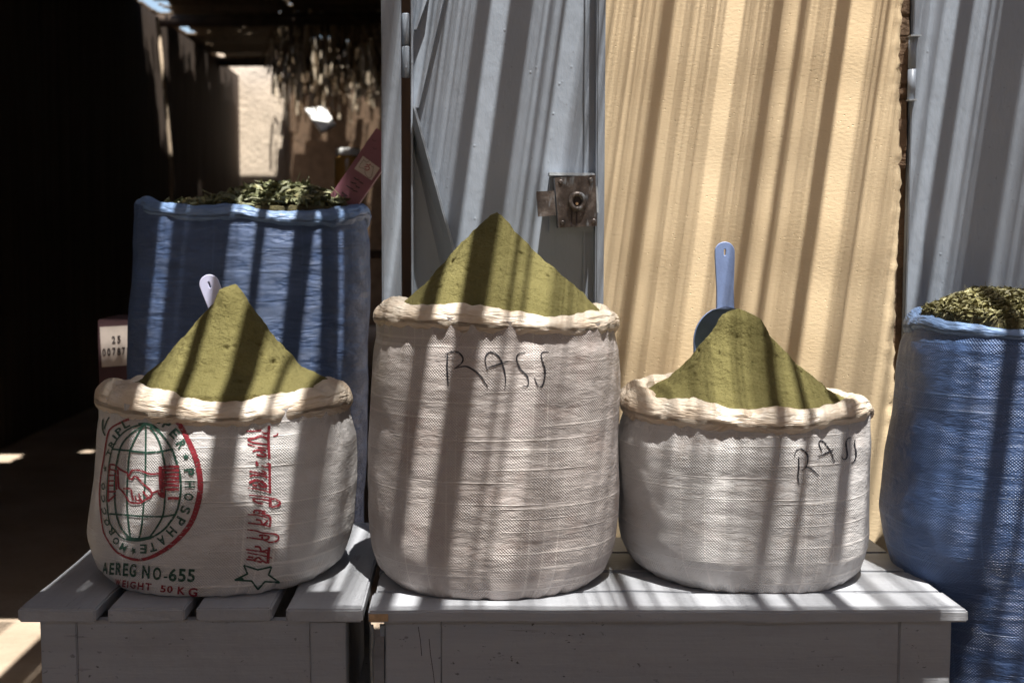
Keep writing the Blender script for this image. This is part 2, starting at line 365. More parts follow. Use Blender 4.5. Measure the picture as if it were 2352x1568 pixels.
for a, b_, T in TR:
    X0, X1 = a + KX * ZR, b_ + KX * ZR; wd = X1 - X0
    if T == 0:
        n = max(1, round(wd / .03)); r = wd / n / 2
        for k in range(n): pole(X0 + r * (2 * k + 1), r * 1.02, random.uniform(0, .01), 1.86 if a > .81 else 1.25)
    elif T < .98:
        per = .0042; n = max(1, round(wd / per)); per = wd / n
        for k in range(n):
            r = (1 - T) * per / 2 * random.uniform(.9, 1.1); pole(X0 + per * (k + .5) + random.gauss(0, .0003), r, random.uniform(-.01, .02), 1.86 if a > .81 else 1.25)
for k in range(9): mb.tube([(.83 + KX * ZR + k * .045, 1.25, ZR), (.83 + KX * ZR + k * .045 + random.uniform(-.01, .01), 1.9, ZR)], random.uniform(.003, .011), 6)
mb.out('slat', M['reed'], aw)
mb = MB()
for y in (1.492,): mb.tube([(-3.4, y, ZR - .03), (0, y + .012, ZR - .035), (4, y, ZR - .03)], .0045, 6)
mb.out('cross_stick', M['reed'], aw)
# matting: solid part in front and to both sides
mb = MB().box(-8, -.25 + KX * ZR, -1.9, 1.574, ZR + .03, ZR + .05).box(-.249 + KX * ZR, .70 + KX * ZR, -1.9, Y0, ZR + .03, ZR + .05).box(.701 + KX * ZR, 8, -1.9, 1.36, ZR + .03, ZR + .05).box(-8, -1.5 + KX * ZR, Y0 + .001, Y1 + .2, ZR, ZR + .03).box(2.2 + KX * ZR, 8, Y0 + .001, Y1 + .2, ZR, ZR + .03)
mb.out('matting', M['reed'], aw)

# torn reed roof over the passage
holes = []
def hole_px(px, row, wpx, hpx):
    wpx *= 1.35; hpx *= 1.5
    a = onz(px - wpx / 2, row - hpx / 2, RZ); b = onz(px + wpx / 2, row + hpx / 2, RZ)
    holes.append((min(a.x, b.x), max(a.x, b.x), min(a.y, b.y), max(a.y, b.y)))
for q in [(663, 8, 10, 8), (651, 35, 14, 14), (683, 33, 7, 7), (648, 62, 7, 14), (664, 94, 6, 8), (704, 96, 14, 12), (706, 112, 8, 8), (640, 130, 14, 14), (656, 128, 10, 12), (675, 131, 8, 12), (692, 130, 7, 8),
          (734, 132, 9, 8), (753, 143, 9, 7), (734, 114, 8, 8), (753, 117, 12, 9), (781, 119, 13, 8), (812, 119, 7, 5), (781, 144, 8, 10), (803, 142, 16, 18), (821, 150, 8, 8), (836, 153, 7, 6), (686, 179, 32, 11),
          (659, 159, 10, 5), (783, 167, 10, 10), (803, 175, 12, 16), (820, 172, 9, 12), (847, 174, 24, 26), (801, 195, 8, 6), (574, 158, 8, 12), (603, 186, 14, 7), (344, 14, 12, 20), (381, 12, 26, 11), (413, 23, 8, 5),
          (848, 200, 14, 8), (822, 205, 8, 6), (868, 120, 4, 5), (548, 70, 4, 4), (586, 54, 3, 3)]:
    hole_px(*q)
rh = random.Random(5)
for k in range(70): hole_px(rh.uniform(625, 875), rh.uniform(90, 215), rh.uniform(3, 9), rh.uniform(2, 7))
for k in range(14): hole_px(rh.uniform(420, 625), rh.uniform(20, 120), rh.uniform(2, 4), rh.uniform(2, 3))
def sun_hole(p, hx, hy):             # opening that lets the sun reach the point p
    t = RZ - p.z; holes.append((p.x + KX * t - hx, p.x + KX * t + hx, p.y - KY * t - hy, p.y - KY * t + hy))
holes.append((XL - .1, XL + .50, 13.10, 13.42))                                   # pier patch
for px_, hw, y_ in ((372, .05, .5), (440, .03, .35), (532, .03, .5)):
    yy = abs(XL) / ((CX - px_) / F); holes.append((XL - .05, XL + hw, yy - y_, yy + y_ * .6))
for (px_, row_, hx, hy) in ((640, 235, .07, .04), (655, 300, .05, .05), (668, 250, .08, .06), (700, 290, .07, .05), (690, 320, .05, .03), (745, 290, .05, .03), (835, 240, .05, .06), (850, 330, .05, .05), (800, 300, .04, .05), (820, 205, .05, .06), (862, 290, .04, .04)):
    sun_hole(at(px_, row_, 15.2), hx, hy)
plate_c = at(728, 258, 11.5); sun_hole(plate_c, .13, .12)
jar_c = at(800, 400, 5.2); sun_hole(jar_c + Vector((-.02, 0, .02)), .035, .02)
rope_a, rope_b = at(361, 40, 7.5), at(396, 520, 7.5); sun_hole(rope_a.lerp(rope_b, .25), .03, .10); sun_hole(rope_a.lerp(rope_b, .62), .03, .05)
sun_hole(at(12, 1051, 6.07) * 1 - Vector((0, 0, 0)), .06, .10)
sun_hole(onz(205, 1037, 0), .03, .03)
pr = thing('reed_roof', 'torn dark reed roof with bright gaps over the passage', 'roof', (-.7, 8, RZ))
mb = MB(); y = 2.74; k = 0
while y < 15.6:
    wd = random.uniform(.03, .045); xs = XL - .3
    segs = [(XL - .35, 1.0)]
    for (a, b_, c, d) in holes:
        if c - .01 < y + wd / 2 < d + .01:
            a2, b2 = a + random.uniform(-.02, .02), b_ + random.uniform(-.02, .02)
            ns = []
            for s0, s1 in segs:
                if b2 <= s0 or a2 >= s1: ns.append((s0, s1)); continue
                if a2 - s0 > .01: ns.append((s0, a2))
                if s1 - b2 > .01: ns.append((b2, s1))
            segs = ns
    dz = random.uniform(0, .012)
    for s0, s1 in segs:
        mb.box(s0, s1, y - .004, y + wd + .004, RZ + dz, RZ + dz + .012)
    y += wd
mb.out('reed_mat', M['reed'], pr)
mb = MB()
for y in (4.2, 6.1, 8.0, 9.9, 12.3):
    mb.tube([(XL - .2, y, RZ - .06 + random.uniform(-.03, .02)), (-.8, y + random.uniform(-.1, .1), RZ - .075), (1.0, y, RZ - .05)], .045, 8)
mb.out('beam', M['log'], pr, smooth=True)
mb2 = MB(); mb = MB()                             # loose strands hanging from the torn mat, some painted paler for sun flecks
for k in range(420):
    px_, row_ = random.uniform(620, 872), random.uniform(20, 215); p = onz(px_, row_, RZ); l = random.uniform(.08, .45)
    q = p + Vector((random.gauss(0, .05), random.gauss(0, .05), -l)); (mb if k % 3 else mb2).tube([p, p.lerp(q, .5) + Vector((random.gauss(0, .02), 0, 0)), q], .006 if k % 3 else .012, 4)
mb.out('loose_strand', M['reed'], pr); mb2.out('lit_strand', M['lit_reed'], pr)
# things seen out of focus in the passage
o = MB().prism([at(701, 250, 11.5), at(745, 245, 11.6), at(770, 285, 11.4), at(738, 302, 11.3)], (0, .03, -.02)).out('sun_spot_board', M['lid'], loc=plate_c)  # added white board, stands for a bright sunlit spot
tag(o, 'white board added to stand for a bright sun spot under the far reed roof', 'board')
j = thing('storage_jar', 'amber jar with a white lid glowing in the passage left of the pink box', 'jar', jar_c)
rj = .055
mb = MB().tube([jar_c + Vector((0, 0, z)) for z in (-.30, -.295, .055, .068, .075)], [rj * .9, rj, rj, rj * .9, rj * .8], 24); mb.out('jar_body', M['amber'], j, smooth=True)
MB().tube([jar_c + Vector((0, 0, z)) for z in (.07, .073, .098, .1)], [rj * .84, rj * .88, rj * .88, rj * .8], 24).out('lid', M['lid'], j, smooth=True)
sh = MB().box(jar_c.x - .16, -.205, 5.05, 5.4, jar_c.z - .33, jar_c.z - .30).box(jar_c.x - .15, jar_c.x - .11, 5.07, 5.38, 0, jar_c.z - .33).box(-.24, -.21, 5.07, 5.38, 0, jar_c.z - .33).out('side_table', M['log'], loc=(jar_c.x, 5.2, 0))
tag(sh, 'dark side table carrying the amber jar inside the passage', 'table')
o = MB().tube([rope_a, rope_a.lerp(rope_b, .3) + Vector((.01, 0, 0)), rope_a.lerp(rope_b, .7) + Vector((.02, 0, 0)), rope_b], .011, 8).out('hanging_rope', M['rope'], loc=rope_a, smooth=True)
tag(o, 'pale rope hanging down in the dark passage', 'rope')

# ------------------------------------------------------------------ doors
def X_(px, Y, row=300): return at(px, row, Y).x
fr = thing('door_frame', 'grey painted metal door post at the edge of the dark passage', 'door frame', (X_(897, 2.49), 2.49, 0))
MB().box(X_(876, 2.47), X_(921, 2.47), 2.47, 2.50, 0, 2.56, .003, 14, .0015).box(X_(876, 2.47) + .001, X_(876, 2.47) + .006, 2.50, 2.56, 0, 2.56).out('post', M['metal'], fr)
dr = thing('metal_door', 'grey painted metal door with diagonal braces and a rusty lock, opened against the wall', 'door', (X_(1150, 2.52), 2.52, .05))
YD = 2.515
mb = MB().box(X_(945, YD), X_(1372, YD), YD, YD + .012, .06, 2.5)
mb.out('panel', M['metal'], dr)
MB().box(X_(944, 2.488), X_(949, 2.488), 2.485, YD, .06, 2.5, .001, 20, .001).out('edge_strip', M['metal'], dr)
mb = MB().box(X_(1370, 2.487), X_(1390, 2.487), 2.487, YD + .016, .05, 2.51, .003, 16, .0012)
mb.out('stile', M['metal'], dr)
xr = X_(1346, YD)
MB().box(xr - .004, xr + .001, YD - .006, YD, .06, 2.5, .001, 40, .003).out('weld_seam', M['metal'], dr)
def brace(pts, h=.06):
    # bar whose face leans away from the sun: raised on its right side
    (a, b_, c, d) = [at(*p, YD) for p in pts]      # a,b left edge (top,bottom); d,c right edge (top,bottom)
    up = Vector((0, -h, 0)); mb = MB()
    A, B_, C, D = a, b_, c, d
    mb.add([A, B_, C, D, C + up, D + up, C + Vector((.004, 0, 0)) + up, D + Vector((.004, 0, 0)) + up, C + Vector((.004, 0, 0)), D + Vector((.004, 0, 0))],
           [(0, 1, 4, 5), (5, 4, 6, 7), (7, 6, 8, 9), (0, 5, 7, 9), (1, 8, 6, 4)])
    return mb
brace([(946, 320), (1032, 700), (1082, 725), (951, 250)]).out('brace', M['metal'], dr)
mb = MB()
for (p, q, w_) in (((952, 250), (1012, -10), .010), ((951, 72), (980, -10), .006)):
    a, b_ = at(*p, YD), at(*q, YD); b_ = a + (b_ - a) * (1. if w_ < .008 else 2.2)
    mb.add([a, b_, b_ + Vector((w_, 0, 0)), a + Vector((w_, 0, 0)), a + Vector((0, -.02, 0)), b_ + Vector((0, -.02, 0)), b_ + Vector((w_ * .9, -.02, 0)), a + Vector((w_ * .9, -.02, 0))],
           [(0, 1, 5, 4), (4, 5, 6, 7), (7, 6, 2, 3), (0, 4, 7, 3), (1, 2, 6, 5)])
    mb.out('brace', M['metal'], dr); mb = MB()
MB().box(X_(925, 2.5), X_(945, 2.5), 2.49, 2.512, 0, .02).out('floor_stop', M['metal'], dr)
hz0, hz1 = at(933, 178, 2.49).z, at(933, 30, 2.49).z; hx = X_(933, 2.495)
zm = (hz0 + hz1) / 2
for a, b_ in ((hz0, zm - .001), (zm + .001, hz1)): MB().tube([(hx, 2.497, a), (hx, 2.497, a + .002), (hx, 2.497, b_ - .002), (hx, 2.497, b_)], [.0065, .008, .008, .0065], 16).out('hinge', M['metal'], dr, smooth=True)
# lock
YL = 2.45
def q4(p, Y): return [at(a, b_, Y) for a, b_ in p]
lk = MB().prism(q4([(1274, 408), (1368, 402), (1371, 519), (1283, 523)], YL), (0, .05, 0)).out('lock', M['rust'], dr)
mb = MB().prism(q4([(1263, 399), (1365, 397), (1364, 532), (1262, 533)], 2.502), (0, .016, 0)); mb.out('mounting_plate', M['metal'], lk)
mb = MB().prism(q4([(1262, 396), (1366, 398), (1366, 404), (1262, 403)], 2.466), (0, .04, 0)); mb.out('top_lip', M['zinc'], lk)
MB().prism(q4([(1232, 440), (1273, 438), (1277, 495), (1236, 498)], YL - .002), (0, .008, 0)).out('latch_bolt', M['rust'], lk)
MB().prism(q4([(1369, 428), (1372, 428), (1376, 488), (1371, 488)], YL + .004), (0, .03, 0)).out('side_strip', M['zinc'], lk)
kc = at(1326, 463, YL)
mb = MB(); prof = [(.0178, 0), (.0172, -.004), (.0145, -.0075), (.0105, -.007), (.0085, -.004), (.008, -.001)]
n = 32; vs = []; fs = []
for i, (r, dy) in enumerate(prof):
    for k in range(n): q = 2 * math.pi * k / n; vs.append(kc + Vector((r * math.cos(q), dy, r * 1.08 * math.sin(q))))
for i in range(len(prof) - 1):
    for k in range(n): a = i * n + k; b_ = i * n + (k + 1) % n; fs.append((a, b_, b_ + n, a + n))
mesh('keyhole_ring', vs, fs, M['rust'], lk)
MB().tube([kc + Vector((0, -.0008, 0)), kc + Vector((0, -.002, 0))], .008, 20).out('keyhole', M['black'], lk)
MB().tube([kc + Vector((-.001, -.002, -.004)), kc + Vector((-.001, -.006, -.004))], .0026, 10).out('key_pin', M['oldwood'], lk)
for (a, b_) in ((1288, 418), (1357, 414), (1292, 512), (1364, 508)):
    p = at(a, b_, YL); MB().tube([p, p + Vector((0, -.0012, 0)), p + Vector((0, -.002, 0))], [.0046, .0042, .003], 14).out('screw', M['rust'], lk)
MB().prism(q4([(1311, 478), (1316, 478), (1314, 518), (1311, 518)], YL - .0006), (0, .0004, 0)).prism(q4([(1323, 480), (1327, 480), (1326, 518), (1322, 518)], YL - .0006), (0, .0004, 0)).out('groove', M['black'], lk)

rd = thing('side_door', 'grey painted metal door standing behind the right blue sack', 'door', (1.2, 2.56, .05))
YR = 2.552; xa = X_(2088, YR)
MB().box(xa, xa + 1.1, YR, YR + .012, .05, 2.55).out('panel', M['metal'], rd)
MB().box(xa + .001, xa + .032, YR - .008, YR, .05, 2.55, .0015, 20, .001).out('stile', M['metal'], rd)
za, zb = at(2095, 229, 2.54).z, at(2095, 86, 2.54).z; zm = at(2095, 158, 2.54).z; hx = X_(2094, 2.535)
for a, b_ in ((za, zm - .001), (zm + .001, zb)): MB().tube([(hx, 2.543, a), (hx, 2.543, b_)], .0075, 14).out('hinge', M['metal'], rd, smooth=True)
MB().box(hx - .009, hx + .011, 2.526, 2.545, zb, zb + .003).box(hx - .009, hx + .006, 2.526, 2.545, za - .003, za).out('hinge_washer', M['zinc'], rd)

# ------------------------------------------------------------------ benches
ZB = .45
def chipped(o_): return o_
bl = thing('wooden_bench', 'short grey painted bench with planks running front to back, under the printed sack', 'bench', (-.41, 2.3, 0))
for k, (pa, pb) in enumerate(((40, 219), (245, 422), (448, 622), (657, 833))):
    a, b_ = onz(pa, 1399, ZB).x, onz(pb, 1399, ZB).x
    y0 = onz(300, 1399, ZB).y + (0, .004, .008, 0)[k]
    MB().box(a, b_, y0, 2.64, ZB - .0215, ZB, .003, 12, .0022, k * 5.).out('plank', M['plank_y'], bl)
yf = 2.03
xs = [at(p, 1500, yf).x for p in (95, 180, 712, 795)]
MB().box(xs[0], xs[1] - .0008, yf - .003, yf + .05, 0, ZB - .024, .002, 8, .001).out('leg', M['apron'], bl)
MB().box(xs[2] + .0008, xs[3], yf - .003, yf + .05, 0, ZB - .024, .002, 8, .001).out('leg', M['apron'], bl)
MB().box(xs[0], xs[1], 2.55, 2.60, 0, ZB - .024, .002).out('leg', M['apron'], bl)
MB().box(xs[2], xs[3], 2.55, 2.60, 0, ZB - .024, .002).out('leg', M['apron'], bl)
MB().box(xs[1], xs[2], yf, yf + .02, .08, ZB - .024, 0, 10, .001).out('apron', M['apron'], bl)
MB().box(xs[0] + .01, xs[0] + .03, yf + .05, 2.55, .2, ZB - .024).out('side_rail', M['apron'], bl)
MB().box(xs[3] - .03, xs[3] - .01, yf + .05, 2.55, .2, ZB - .024).out('side_rail', M['apron'], bl)
MB().box(xs[0] + .035, xs[3] - .035, 2.40, 2.42, .12, ZB - .024).out('gap_screen', M['apron'], bl)  # added board, hides the sunlit blue sack so the plank gaps stay dark

br = thing('wooden_bench', 'long grey painted bench with planks running sideways, under the two RASJ sacks', 'bench', (.32, 2.25, 0))
bx0, bx1 = -.145, onz(2245, 1412, ZB).x - .004
for k, (a, b_) in enumerate(((2.0, 2.105), (2.1125, 2.237), (2.245, 2.372), (2.380, 2.506))):
    MB().box(bx0 + (.0, .004, .002, .0)[k], bx1 - (.0, .003, .002, .0)[k], a, b_, ZB - .019, ZB, .003, 26, .0022, k * 3.7 + 20).out('plank', M['plank_x'], br)
MB().box(bx0 + .0005, at(892, 1424, 2.0).x, 1.9982, 2.004, ZB - .0165, ZB - .0045, .0006, 6, .0012).out('bare_wood_chip', M['oldwood'], br)
xs = [at(p, 1500, yf).x for p in (885, 1015, 2062, 2182)]
MB().box(xs[0], xs[1] - .0008, yf - .003, yf + .04, 0, ZB - .022, .002, 8, .001).out('leg', M['apron'], br)
MB().box(xs[2] + .0008, xs[3], yf - .003, yf + .04, 0, ZB - .022, .002, 8, .001).out('leg', M['apron'], br)
MB().box(xs[0], xs[1], 2.44, 2.48, 0, ZB - .022, .002).out('leg', M['apron'], br)
MB().box(xs[2], xs[3], 2.44, 2.48, 0, ZB - .022, .002).out('leg', M['apron'], br)
MB().box(xs[1], xs[2], yf, yf + .02, .08, ZB - .022, 0, 20, .001).out('apron', M['apron'], br)
MB().box(xs[0] + .01, xs[0] + .03, yf + .04, 2.44, .2, ZB - .022).out('side_rail', M['apron'], br)
MB().box(xs[3] - .03, xs[3] - .01, yf + .04, 2.44, .2, ZB - .022).out('side_rail', M['apron'], br)
MB().prism(q4([(872, 1436), (884, 1436), (883, 1460), (874, 1460)], 2.05), (0, .01, 0)).out('bracket', M['zinc'], br)
mb = MB()
for pts in ([(960, 1438), (965, 1470), (968, 1505)], [(985, 1466), (988, 1500), (994, 1540), (998, 1575)]):
    for p, q in zip(pts, pts[1:]):
        a, b_ = at(*p, yf - .0034), at(*q, yf - .0034); mb.prism([a, b_, b_ + Vector((.0009, 0, 0)), a + Vector((.0009, 0, 0))], (0, .0002, 0))
mb.out('crack', M['black'], br)
cb = MB().tube([(at(854, 1434, 2.06)), at(857, 1470, 2.06), at(853, 1505, 2.06), at(855, 1560, 2.06), at(852, 1700, 2.06), Vector((at(852, 1700, 2.06).x, 2.06, .0))], .0028, 8).out('cable', M['cable'], loc=at(854, 1434, 2.06), smooth=True)
tag(cb, 'thin grey cable hanging in the gap between the two benches', 'cable')

# ------------------------------------------------------------------ sacks
def ring_theta(cx, cy, rx, ry, z, px):
    # angle on the front half (-180..0) whose point lies under picture column px
    lo, hi = -math.pi + .02, -.02
    for _ in range(30):
        m_ = (lo + hi) / 2; x = proj((cx + rx * math.cos(m_), cy + ry * math.sin(m_), z))[0]
        if x < px: lo = m_
        else: hi = m_
    return (lo + hi) / 2
def edge_table(cx, cy, rx, ry, z, pts, back):
    t = []
    for px, row in pts:
        th = ring_theta(cx, cy, rx, ry, z, px); t.append((th, at(px, row, cy + ry * math.sin(th)).z))
    t.sort(); t = [(th, zz) for th, zz in t] + [(R(a), zz) for a, zz in back]
    t.sort(); f, l = t[0], t[-1]
    return [(l[0] - 2 * math.pi, l[1])] + t + [(f[0] + 2 * math.pi, f[1])]
def smooth_tab(tab, th):
    return sum(lerp_tab(tab, th + d) for d in (-.12, -.06, 0, .06, .12)) / 5

def sack(name, label, group, cy, ratio, prof, zb, zt, rimL, rimR, top, bot, backz, mbody, mrim, seed, wr=1., base=(.84, .94), rimw=1.0, q=2.25, rimcap=.029, lean_k=1.):
    """prof: (row, pxL, pxR) silhouette samples; returns root, body, data"""
    xs_ = [(at(0, r_, cy).z, at(a, r_, cy).x, at(b_, r_, cy).x) for r_, a, b_ in prof]; xs_.sort()
    tl = [(z, a) for z, a, b_ in xs_]; tr_ = [(z, b_) for z, a, b_ in xs_]
    zr = at(0, top[len(top) // 2][1], cy).z
    cx = (tl[-1][1] + tr_[-1][1]) / 2
    root = thing(name, label, 'sack', ((tl[0][1] + tr_[0][1]) / 2, cy, zb), group)
    RL, RR = at(rimL, CY, cy).x, at(rimR, CY, cy).x
    rcx = (RL + RR) / 2; rrx = (RR - RL) / 2
    # heights of the rolled edge
    tt = edge_table(rcx, cy, rrx * .93, rrx * ratio * .93, zt, top, [(a, z) for a, z, h in backz])
    tb = edge_table(rcx, cy, rrx, rrx * ratio, zt, bot, [(a, z - h) for a, z, h in backz])
    nT, nZ = 260, 110; vs = []; uv = []
    def dims(z):
        a, b_ = lerp_tab(tl, z), lerp_tab(tr_, z); rx = (b_ - a) / 2
        h = z - zb
        s = base[0] + (base[1] - base[0]) * min(1, h / .018) if h < .018 else base[1] + (1 - base[1]) * math.sin(min(1, (h - .018) / .06) * math.pi / 2)
        return (a + b_) / 2, rx, s
    def body_r(th, z, t):
        c_, rx, s = dims(z); s *= 1 - .018 * max(0, nz(math.cos(th) * 3, math.sin(th) * 3, seed + 4)) * (h_ := 1.)
        ry = rx * ratio; ct, st = math.cos(th), math.sin(th)
        e = (abs(ct) ** q + abs(st) ** q) ** (-1 / q)
        arc = th * rx
        w1 = nz(ct * 2.0 + seed, st * 2.0, z * 7) * .005
        w2 = nz(ct * 5 + seed, st * 5, z * 26 + arc * 3) * .0008
        fold = (1 - abs(nz(ct * 4 + seed * 2, st * 4, z * 14 + 9))) ** 6 * -.0006
        low = max(0, 1 - (z - zb) / .05); tuck = -.010 * low * (max(0, nz(ct * 9 + seed, st * 9, 3)) ** .7)
        hi = 0 if wr > 1 else max(0, 1 - (zt - .05 - z) / .06) if z > zt - .11 else 0
        pl = nz(ct * 13 + seed, st * 13, z * 6) * .004 * hi
        lean = -.005 * lean_k * (1 - min(1, max(0, (z - zb) / (zt - zb)))) ** 1.3 * max(0, -st)
        d = lean + (w1 + w2 + fold + tuck + pl) * wr
        return Vector((c_ + (rx * s + d) * e * ct, cy + (ry * (s * .25 + .75) + d) * e * st, 0))
    for j in range(nZ + 1):
        t = j / nZ
        for i in range(nT + 1):
            th = -math.pi * 1.5 + 2 * math.pi * i / nT
            thn = (th + math.pi) % (2 * math.pi) - math.pi
            ztop = (smooth_tab(tt, thn) + smooth_tab(tb, thn)) / 2
            z = zb + .001 + (ztop - zb) * (t ** 1.15)
            p = body_r(th, z, t); p.z = z + (.004 * max(0, nz(math.cos(th) * 6, math.sin(th) * 6, seed)) if j < 2 else 0)
            vs.append(p); uv.append((th * rrx, z))
    fs = []
    for j in range(nZ):
        for i in range(nT): a = j * (nT + 1) + i; fs.append((a, a + 1, a + nT + 2, a + nT + 1))
    fs.append(tuple(range(nT, -1, -1)))
    body = mesh('body', vs, fs, mbody, root, uv=uv)
    bvh = BVHTree.FromPolygons([tuple(v) for v in vs], fs[:-1])
    # rolled edge
    nR, nP = 300, 26; vs = []; uv = []; fs = []
    inner = []
    for i in range(nR):
        th = -math.pi + 2 * math.pi * i / nR; ct, st = math.cos(th), math.sin(th)
        za, zc = smooth_tab(tt, th), smooth_tab(tb, th)
        hh = 1.12 * max(.008, (za - zc) / 2) * (1 + .10 * nz(ct * 5 + seed, st * 5, 1)); zm_ = (za + zc) / 2 - .0025 + .0025 * nz(ct * 7, st * 7, seed)
        ww = min(hh * rimw, rimcap)
        e = (abs(ct) ** q + abs(st) ** q) ** (-1 / q)
        c0 = Vector((rcx + (rrx - ww) * e * ct, cy + (rrx * ratio - ww) * e * st, zm_)); nn = Vector((ct, st / ratio, 0)).normalized()
        inner.append((th, c0 - nn * ww * .6))
        for k in range(nP):
            ph = 2 * math.pi * k / nP
            f = 1 + .16 * nz(ct * 9 + seed, st * 9, ph * .9) + .05 * nz(ct * 22 + seed, st * 22 + ph * .5, ph * 1.6) - .09 * (1 - abs(nz(ct * 7 + seed * 3, st * 7, ph * .7 + th * 2))) ** 7
            f += .05 * math.sin(th * 31 + 5 * nz(ct * 3, st * 3, seed) + ph * 1.3) * max(0, nz(ct * 4 + seed, st * 4, 6) + .25) 
            s_, c_ = math.sin(ph), math.cos(ph)
            # flattened roll that hangs lower on the outside
            vs.append(c0 + nn * (ww * f * c_) + Vector((0, 0, hh * f * s_ - (.15 * hh * c_)))); uv.append((th * rrx, ph * hh))
    for i in range(nR):
        for k in range(nP):
            a = i * nP + k; b_ = i * nP + (k + 1) % nP; c = ((i + 1) % nR) * nP; fs.append((a, c + k, c + (k + 1) % nP, b_))
    mesh('rolled_rim', vs, fs, mrim, root, uv=uv)
    return root, body, bvh, inner, (rcx, cy, rrx, rrx * ratio)

def heap(name, label, cat, apex_px, cy, inner, baseL, baseR, pl, pr_, seed, tip=.05, material='powder'):
    ap = at(*apex_px, cy); zl, zr = at(*baseL, cy).z + .003, at(*baseR, cy).z + .003
    nT, nS = 260, 120; vs = [ap]; fs = []
    sbL = min(.97, (ap.x - at(*baseL, cy).x) / (ap.x - min(p.x for _, p in inner))); sbR = min(.97, (at(*baseR, cy).x - ap.x) / (max(p.x for _, p in inner) - ap.x))
    for s_i in range(1, nS + 1):
        s = s_i / nS
        for k in range(nT):
            th, p = inner[int(k * len(inner) / nT)]; d = Vector((p.x - ap.x, p.y - ap.y, 0))
            c = math.cos(math.atan2(d.y, d.x)); wR = (1 + c) / 2; wR = wR * wR * (3 - 2 * wR)
            base = zl * (1 - wR) + zr * wR
            sn = abs(d.y) / d.length; sb = (sbL * (1 - wR) + sbR * wR) * (1 - sn) + .97 * sn
            dl, dr_ = lerp_tab(pl, s / sb), lerp_tab(pr_, s / sb); drop = dl * (1 - wR) + dr_ * wR
            h = (ap.z - base) * (1 - drop) - max(0, s - sb) * .05 - max(0, s - .965) * .9
            q_ = Vector((ap.x + d.x * s * 1.035, ap.y + d.y * s * 1.035, base + h))
            a_ = min(1, s * 6)
            dd = .0032 * nz(q_.x * 22, q_.y * 22, q_.z * 22 + seed) + .0022 * nz(q_.x * 60, q_.y * 60, q_.z * 60) + .0011 * nz(q_.x * 190, q_.y * 190, q_.z * 190)
            pit = nz(q_.x * 75 + 3, q_.y * 75, q_.z * 75); dd -= .006 * max(0, pit - .48) / .3
            dd += .006 * nz(q_.x * 8, q_.y * 8, q_.z * 8 + seed * 3)
            nrm = Vector((d.x, d.y, d.length * .9)).normalized()
            vs.append(q_ + nrm * dd * (.4 + .6 * a_))
    for k in range(nT): fs.append((0, 1 + k, 1 + (k + 1) % nT))
    for s_i in range(nS - 1):
        for k in range(nT):
            a = 1 + s_i * nT + k; b_ = 1 + s_i * nT + (k + 1) % nT; fs.append((a, a + nT, b_ + nT, b_))
    o = mesh(name, vs, fs, M[material], loc=(ap.x, cy, zl)); tag(o, label, cat); return o, vs, fs

def prof_tab(pts, ap, bs):
    t = [(0, 0)] + [((p[0] - ap[0]) / (bs[0] - ap[0]), (p[1] - ap[1]) / (bs[1] - ap[1])) for p in pts] + [(1, 1)]
    t.insert(1, (t[1][0] * .35, t[1][1] * .22)); return t

GW = 'white woven sacks heaped with green powder'
# printed sack (left)
cyL = 2.28
sL = sack('powder_sack', 'white sack printed with a red and green globe emblem, short and holding powder', GW, cyL, .965,
          [(950, 240, 800), (1000, 233, 815), (1100, 226, 818), (1200, 215, 814), (1270, 217, 806), (1330, 222, 800)], ZB, .775, 228, 808,
          [(245, 868), (285, 880), (340, 893), (387, 905), (440, 918), (481, 925), (530, 922), (575, 917), (640, 905), (700, 895), (756, 882), (795, 868)],
          [(232, 942), (262, 958), (330, 972), (400, 976), (470, 979), (540, 979), (600, 976), (680, 966), (740, 956), (800, 945)],
          [(170, .775, .045), (120, .778, .04), (90, .779, .04), (50, .772, .04), (10, .775, .045)], M['white'], M['rim'], 1.3)
apL = (540, 650)
heap('powder_heap', 'green powder heap with pitted slopes in the printed sack', 'powder', apL, cyL, sL[3], (306, 890), (770, 884),
     prof_tab([(505, 664), (490, 697), (440, 762), (380, 832)], apL, (310, 885)), prof_tab([(560, 668), (580, 700), (640, 788), (700, 848)], apL, (765, 880)), 2.)
# tall sack (middle)
cyM = 2.26
sM = sack('powder_sack', 'tallest white sack, marked RASJ across its front, standing in the middle', GW, cyM, 1.02,
          [(765, 866, 1412), (800, 858, 1420), (860, 852, 1424), (1000, 848, 1420), (1150, 845, 1418), (1250, 845, 1412), (1330, 850, 1404)], ZB, .915, 858, 1420,
          [(866, 700), (888, 682), (913, 693), (950, 700), (993, 701), (1032, 695), (1080, 698), (1128, 703), (1218, 718), (1293, 728), (1338, 719), (1383, 709), (1412, 716)],
          [(864, 749), (918, 748), (957, 752), (1040, 760), (1128, 766), (1188, 771), (1225, 766), (1263, 758), (1308, 770), (1368, 769), (1414, 758)],
          [(170, .925, .045), (130, .920, .035), (90, .910, .035), (40, .905, .04), (10, .915, .05)], M['white2'], M['rim'], 5.1, base=(.84, .94))
apM = (1142, 486)
heap('powder_heap', 'tallest smooth green powder cone in the middle sack', 'powder', apM, cyM, sM[3], (935, 700), (1372, 722),
     prof_tab([(1100, 520), (1050, 575), (1000, 635)], apM, (945, 690)), prof_tab([(1180, 528), (1240, 598), (1300, 650)], apM, (1360, 715)), 6.)
